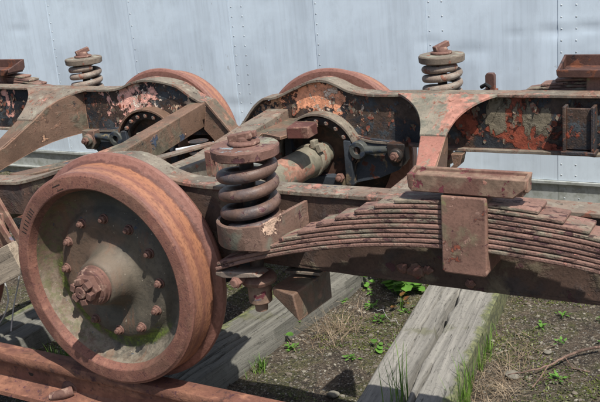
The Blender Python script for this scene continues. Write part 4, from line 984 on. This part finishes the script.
# plank and strings at the left edge
p0, p1 = at(-30, 283, 1, -.765), at(19.5, 257, 1, -.765)
u = (p1-p0)/2; hgt = Vector((-u.z, 0, u.x)).normalized()
b = new(); q = u.normalized(); L = u.length*2
me_c = (p0+p1)/2
for k in range(1):
    obox(b, (0, 0, 0), (.018, 0, 0), (0, L/2, 0), (0, 0, .052))
pl = obj('wooden_plank', b, M['plank'], None, (0, 0, 0), bevel=.002, local=True)
pl.location = me_c; pl.rotation_mode = 'QUATERNION'
yv = u.normalized(); xv = Vector((yv.y, -yv.x, 0)).normalized(); zv = xv.cross(yv)
pl.rotation_quaternion = Matrix((xv, yv, zv)).transposed().to_quaternion()
tag(pl, 'tan wooden plank propped behind the left rim of the nearest wheel', 'plank')
for i, (P_, lb) in enumerate(((((-4, 262), (2, 276), (7, 290), (8, 302), (4, 316), (-3, 326)), 'pale string hanging in a loop from the plank, at the very left edge'), (((20, 268), (18, 285), (14, 305), (11, 331)), 'straight pale grey string running down from the plank to the soil'))):
    b = new(); pts = [at(px, py, 1, -.69) for px, py in P_]
    # smooth
    sm = []
    for k in range(len(pts)-1):
        a0 = pts[max(0, k-1)]; a1 = pts[k]; a2 = pts[k+1]; a3 = pts[min(len(pts)-1, k+2)]
        for f in (0, .25, .5, .75): sm.append(.5*((2*a1)+(a2-a0)*f+(2*a0-5*a1+4*a2-a3)*f*f+(3*a1-a0-3*a2+a3)*f**3))
    tube(b, sm+[pts[-1]], .0025, 8); tag(obj('string', b, M['string'], None, pts[-1]), lb, 'string', 'pale strings')

# ------------------------------------------------------------------ metal-clad wall
WY = 1.70
wall = empty('metal_wall', (0, WY, GZ)); tag(wall, 'pale blue-grey riveted sheet-metal wall behind the bogies', 'wall')
SX = [-6.0, -4.4]                                      # vertical seams, from the photo
seams = [at(px, 40, 1, WY).x for px in (52, 132, 232, 316, 427, 558)]
seams = [-5.0, -4.0]+seams+[seams[-1]+.55, seams[-1]+1.3, seams[-1]+2.2, seams[-1]+3.2]
ZS = at(600, 185, 1, WY).z; ZT = 2.6
dents = [(at(555, 32, 1, WY),   .075, .005), (at(236, 105, 1, WY), .09, .004), (at(590, 28, 1, WY), .06, .005), (at(516, 34, 1, WY), .05, .003), (at(470, 52, 1, WY), .10, .0035), (at(430, 42, 1, WY), .06, .003), (at(600, 60, 1, WY), .07, .004), (at(300, 92, 1, WY), .05, .004), (at(20, 30, 1, WY), .08, .003)]
def wallz(x, z):
    y = .004*noise.noise(Vector((x*1.7, z*1.3, 3)))+.0025*noise.noise(Vector((x*6, z*2, 8)))
    for c, r, a in dents:
        d2 = ((x-c.x)/r)**2+((z-c.z)/(r*.35))**2
        if d2 < 9: y += a*math.exp(-d2)-a*.25*math.exp(-((x-c.x)/r)**2-((z-c.z-r*.5)/(r*.3))**2)
    return y
def panel(x0, x1, z0, z1, off, mat, name='sheet_panel', dens=1):
    b = new(); nx = max(4, int((x1-x0)/.02)); nz_ = max(4, int((z1-z0)/.02))
    V = [[b.verts.new((x0+(x1-x0)*i/nx, WY+off+wallz(x0+(x1-x0)*i/nx, z0+(z1-z0)*j/nz_), z0+(z1-z0)*j/nz_)) for j in range(nz_+1)] for i in range(nx+1)]
    for i in range(nx):
        for j in range(nz_): face(b, (V[i][j], V[i+1][j], V[i+1][j+1], V[i][j+1]))
    for i in range(nx+1):
        pass
    lo = [b.verts.new((v[0].co.x, WY+.03, v[0].co.z)) for v in V]; hi = [b.verts.new((v[-1].co.x, WY+.03, v[-1].co.z)) for v in V]
    for i in range(nx): face(b, (V[i][0], V[i+1][0], lo[i+1], lo[i])); face(b, (V[i][-1], V[i+1][-1], hi[i+1], hi[i]))
    l_ = [b.verts.new((x0, WY+.03, v.co.z)) for v in V[0]]; r_ = [b.verts.new((x1, WY+.03, v.co.z)) for v in V[-1]]
    for j in range(nz_): face(b, (V[0][j], V[0][j+1], l_[j+1], l_[j])); face(b, (V[-1][j], V[-1][j+1], r_[j+1], r_[j]))
    return obj(name, b, mat, wall, ((x0+x1)/2, WY, z0))
def rivets(parent, xs, z0, z1, step, r=.0050, off=0):
    b = new(); z = z0
    while z < z1:
        for k, x in enumerate(xs):
            zz = z+(step*.0 if k % 2 else 0); yy = WY+off+wallz(x, zz)
            lathe(b, (x, yy+.001, zz), (0, -1, 0), [(0, r), (r*.35, r*.8), (r*.55, r*.4), (r*.6, 0)], 8)
        z += step
    obj('rivet_row', b, M['rivet'], parent, (xs[0], WY, z0))
for i in range(len(seams)-1):
    x0, x1 = seams[i], seams[i+1]
    pn = panel(x0, x1-.0015, ZS+.012, ZT, -.002*(i % 2), M['wall'])
    rivets(pn, [x0+.016, x0+.085] if i in (4, 6, 7) else [x0+.014], ZS+.04, 1.45, .055 if i % 3 else .072, off=-.002*(i % 2))
    lo = panel(x0, x1-.0015, -.235, ZS-.010, .004, M['walllow'], 'lower_panel')
    rivets(lo, [x0+.03, x0+.10], -.19, ZS-.03, .05, off=.004)
b = new(); box(b, -5, seams[-1], WY-.012, WY+.02, ZS-.008, ZS+.010); obj('seam_strip', b, M['walllow'], wall, (0, WY, ZS), bevel=.003)
b = new(); box(b, -5, seams[-1], WY-.020, WY+.02, ZS-.118, ZS-.108); obj('ledge', b, M['walllow'], wall, (0, WY, ZS-.1), bevel=.002)
# pale rod leaning between the bogies
b = new(); tube(b, [at(176, 150, 1, .05), at(214, 143, 1, .12)], .006, 8); tag(obj('rod', b, M['string'], None, at(195, 147, 1, .1)), 'thin white rod lying between the two bogies behind the front spring', 'rod')
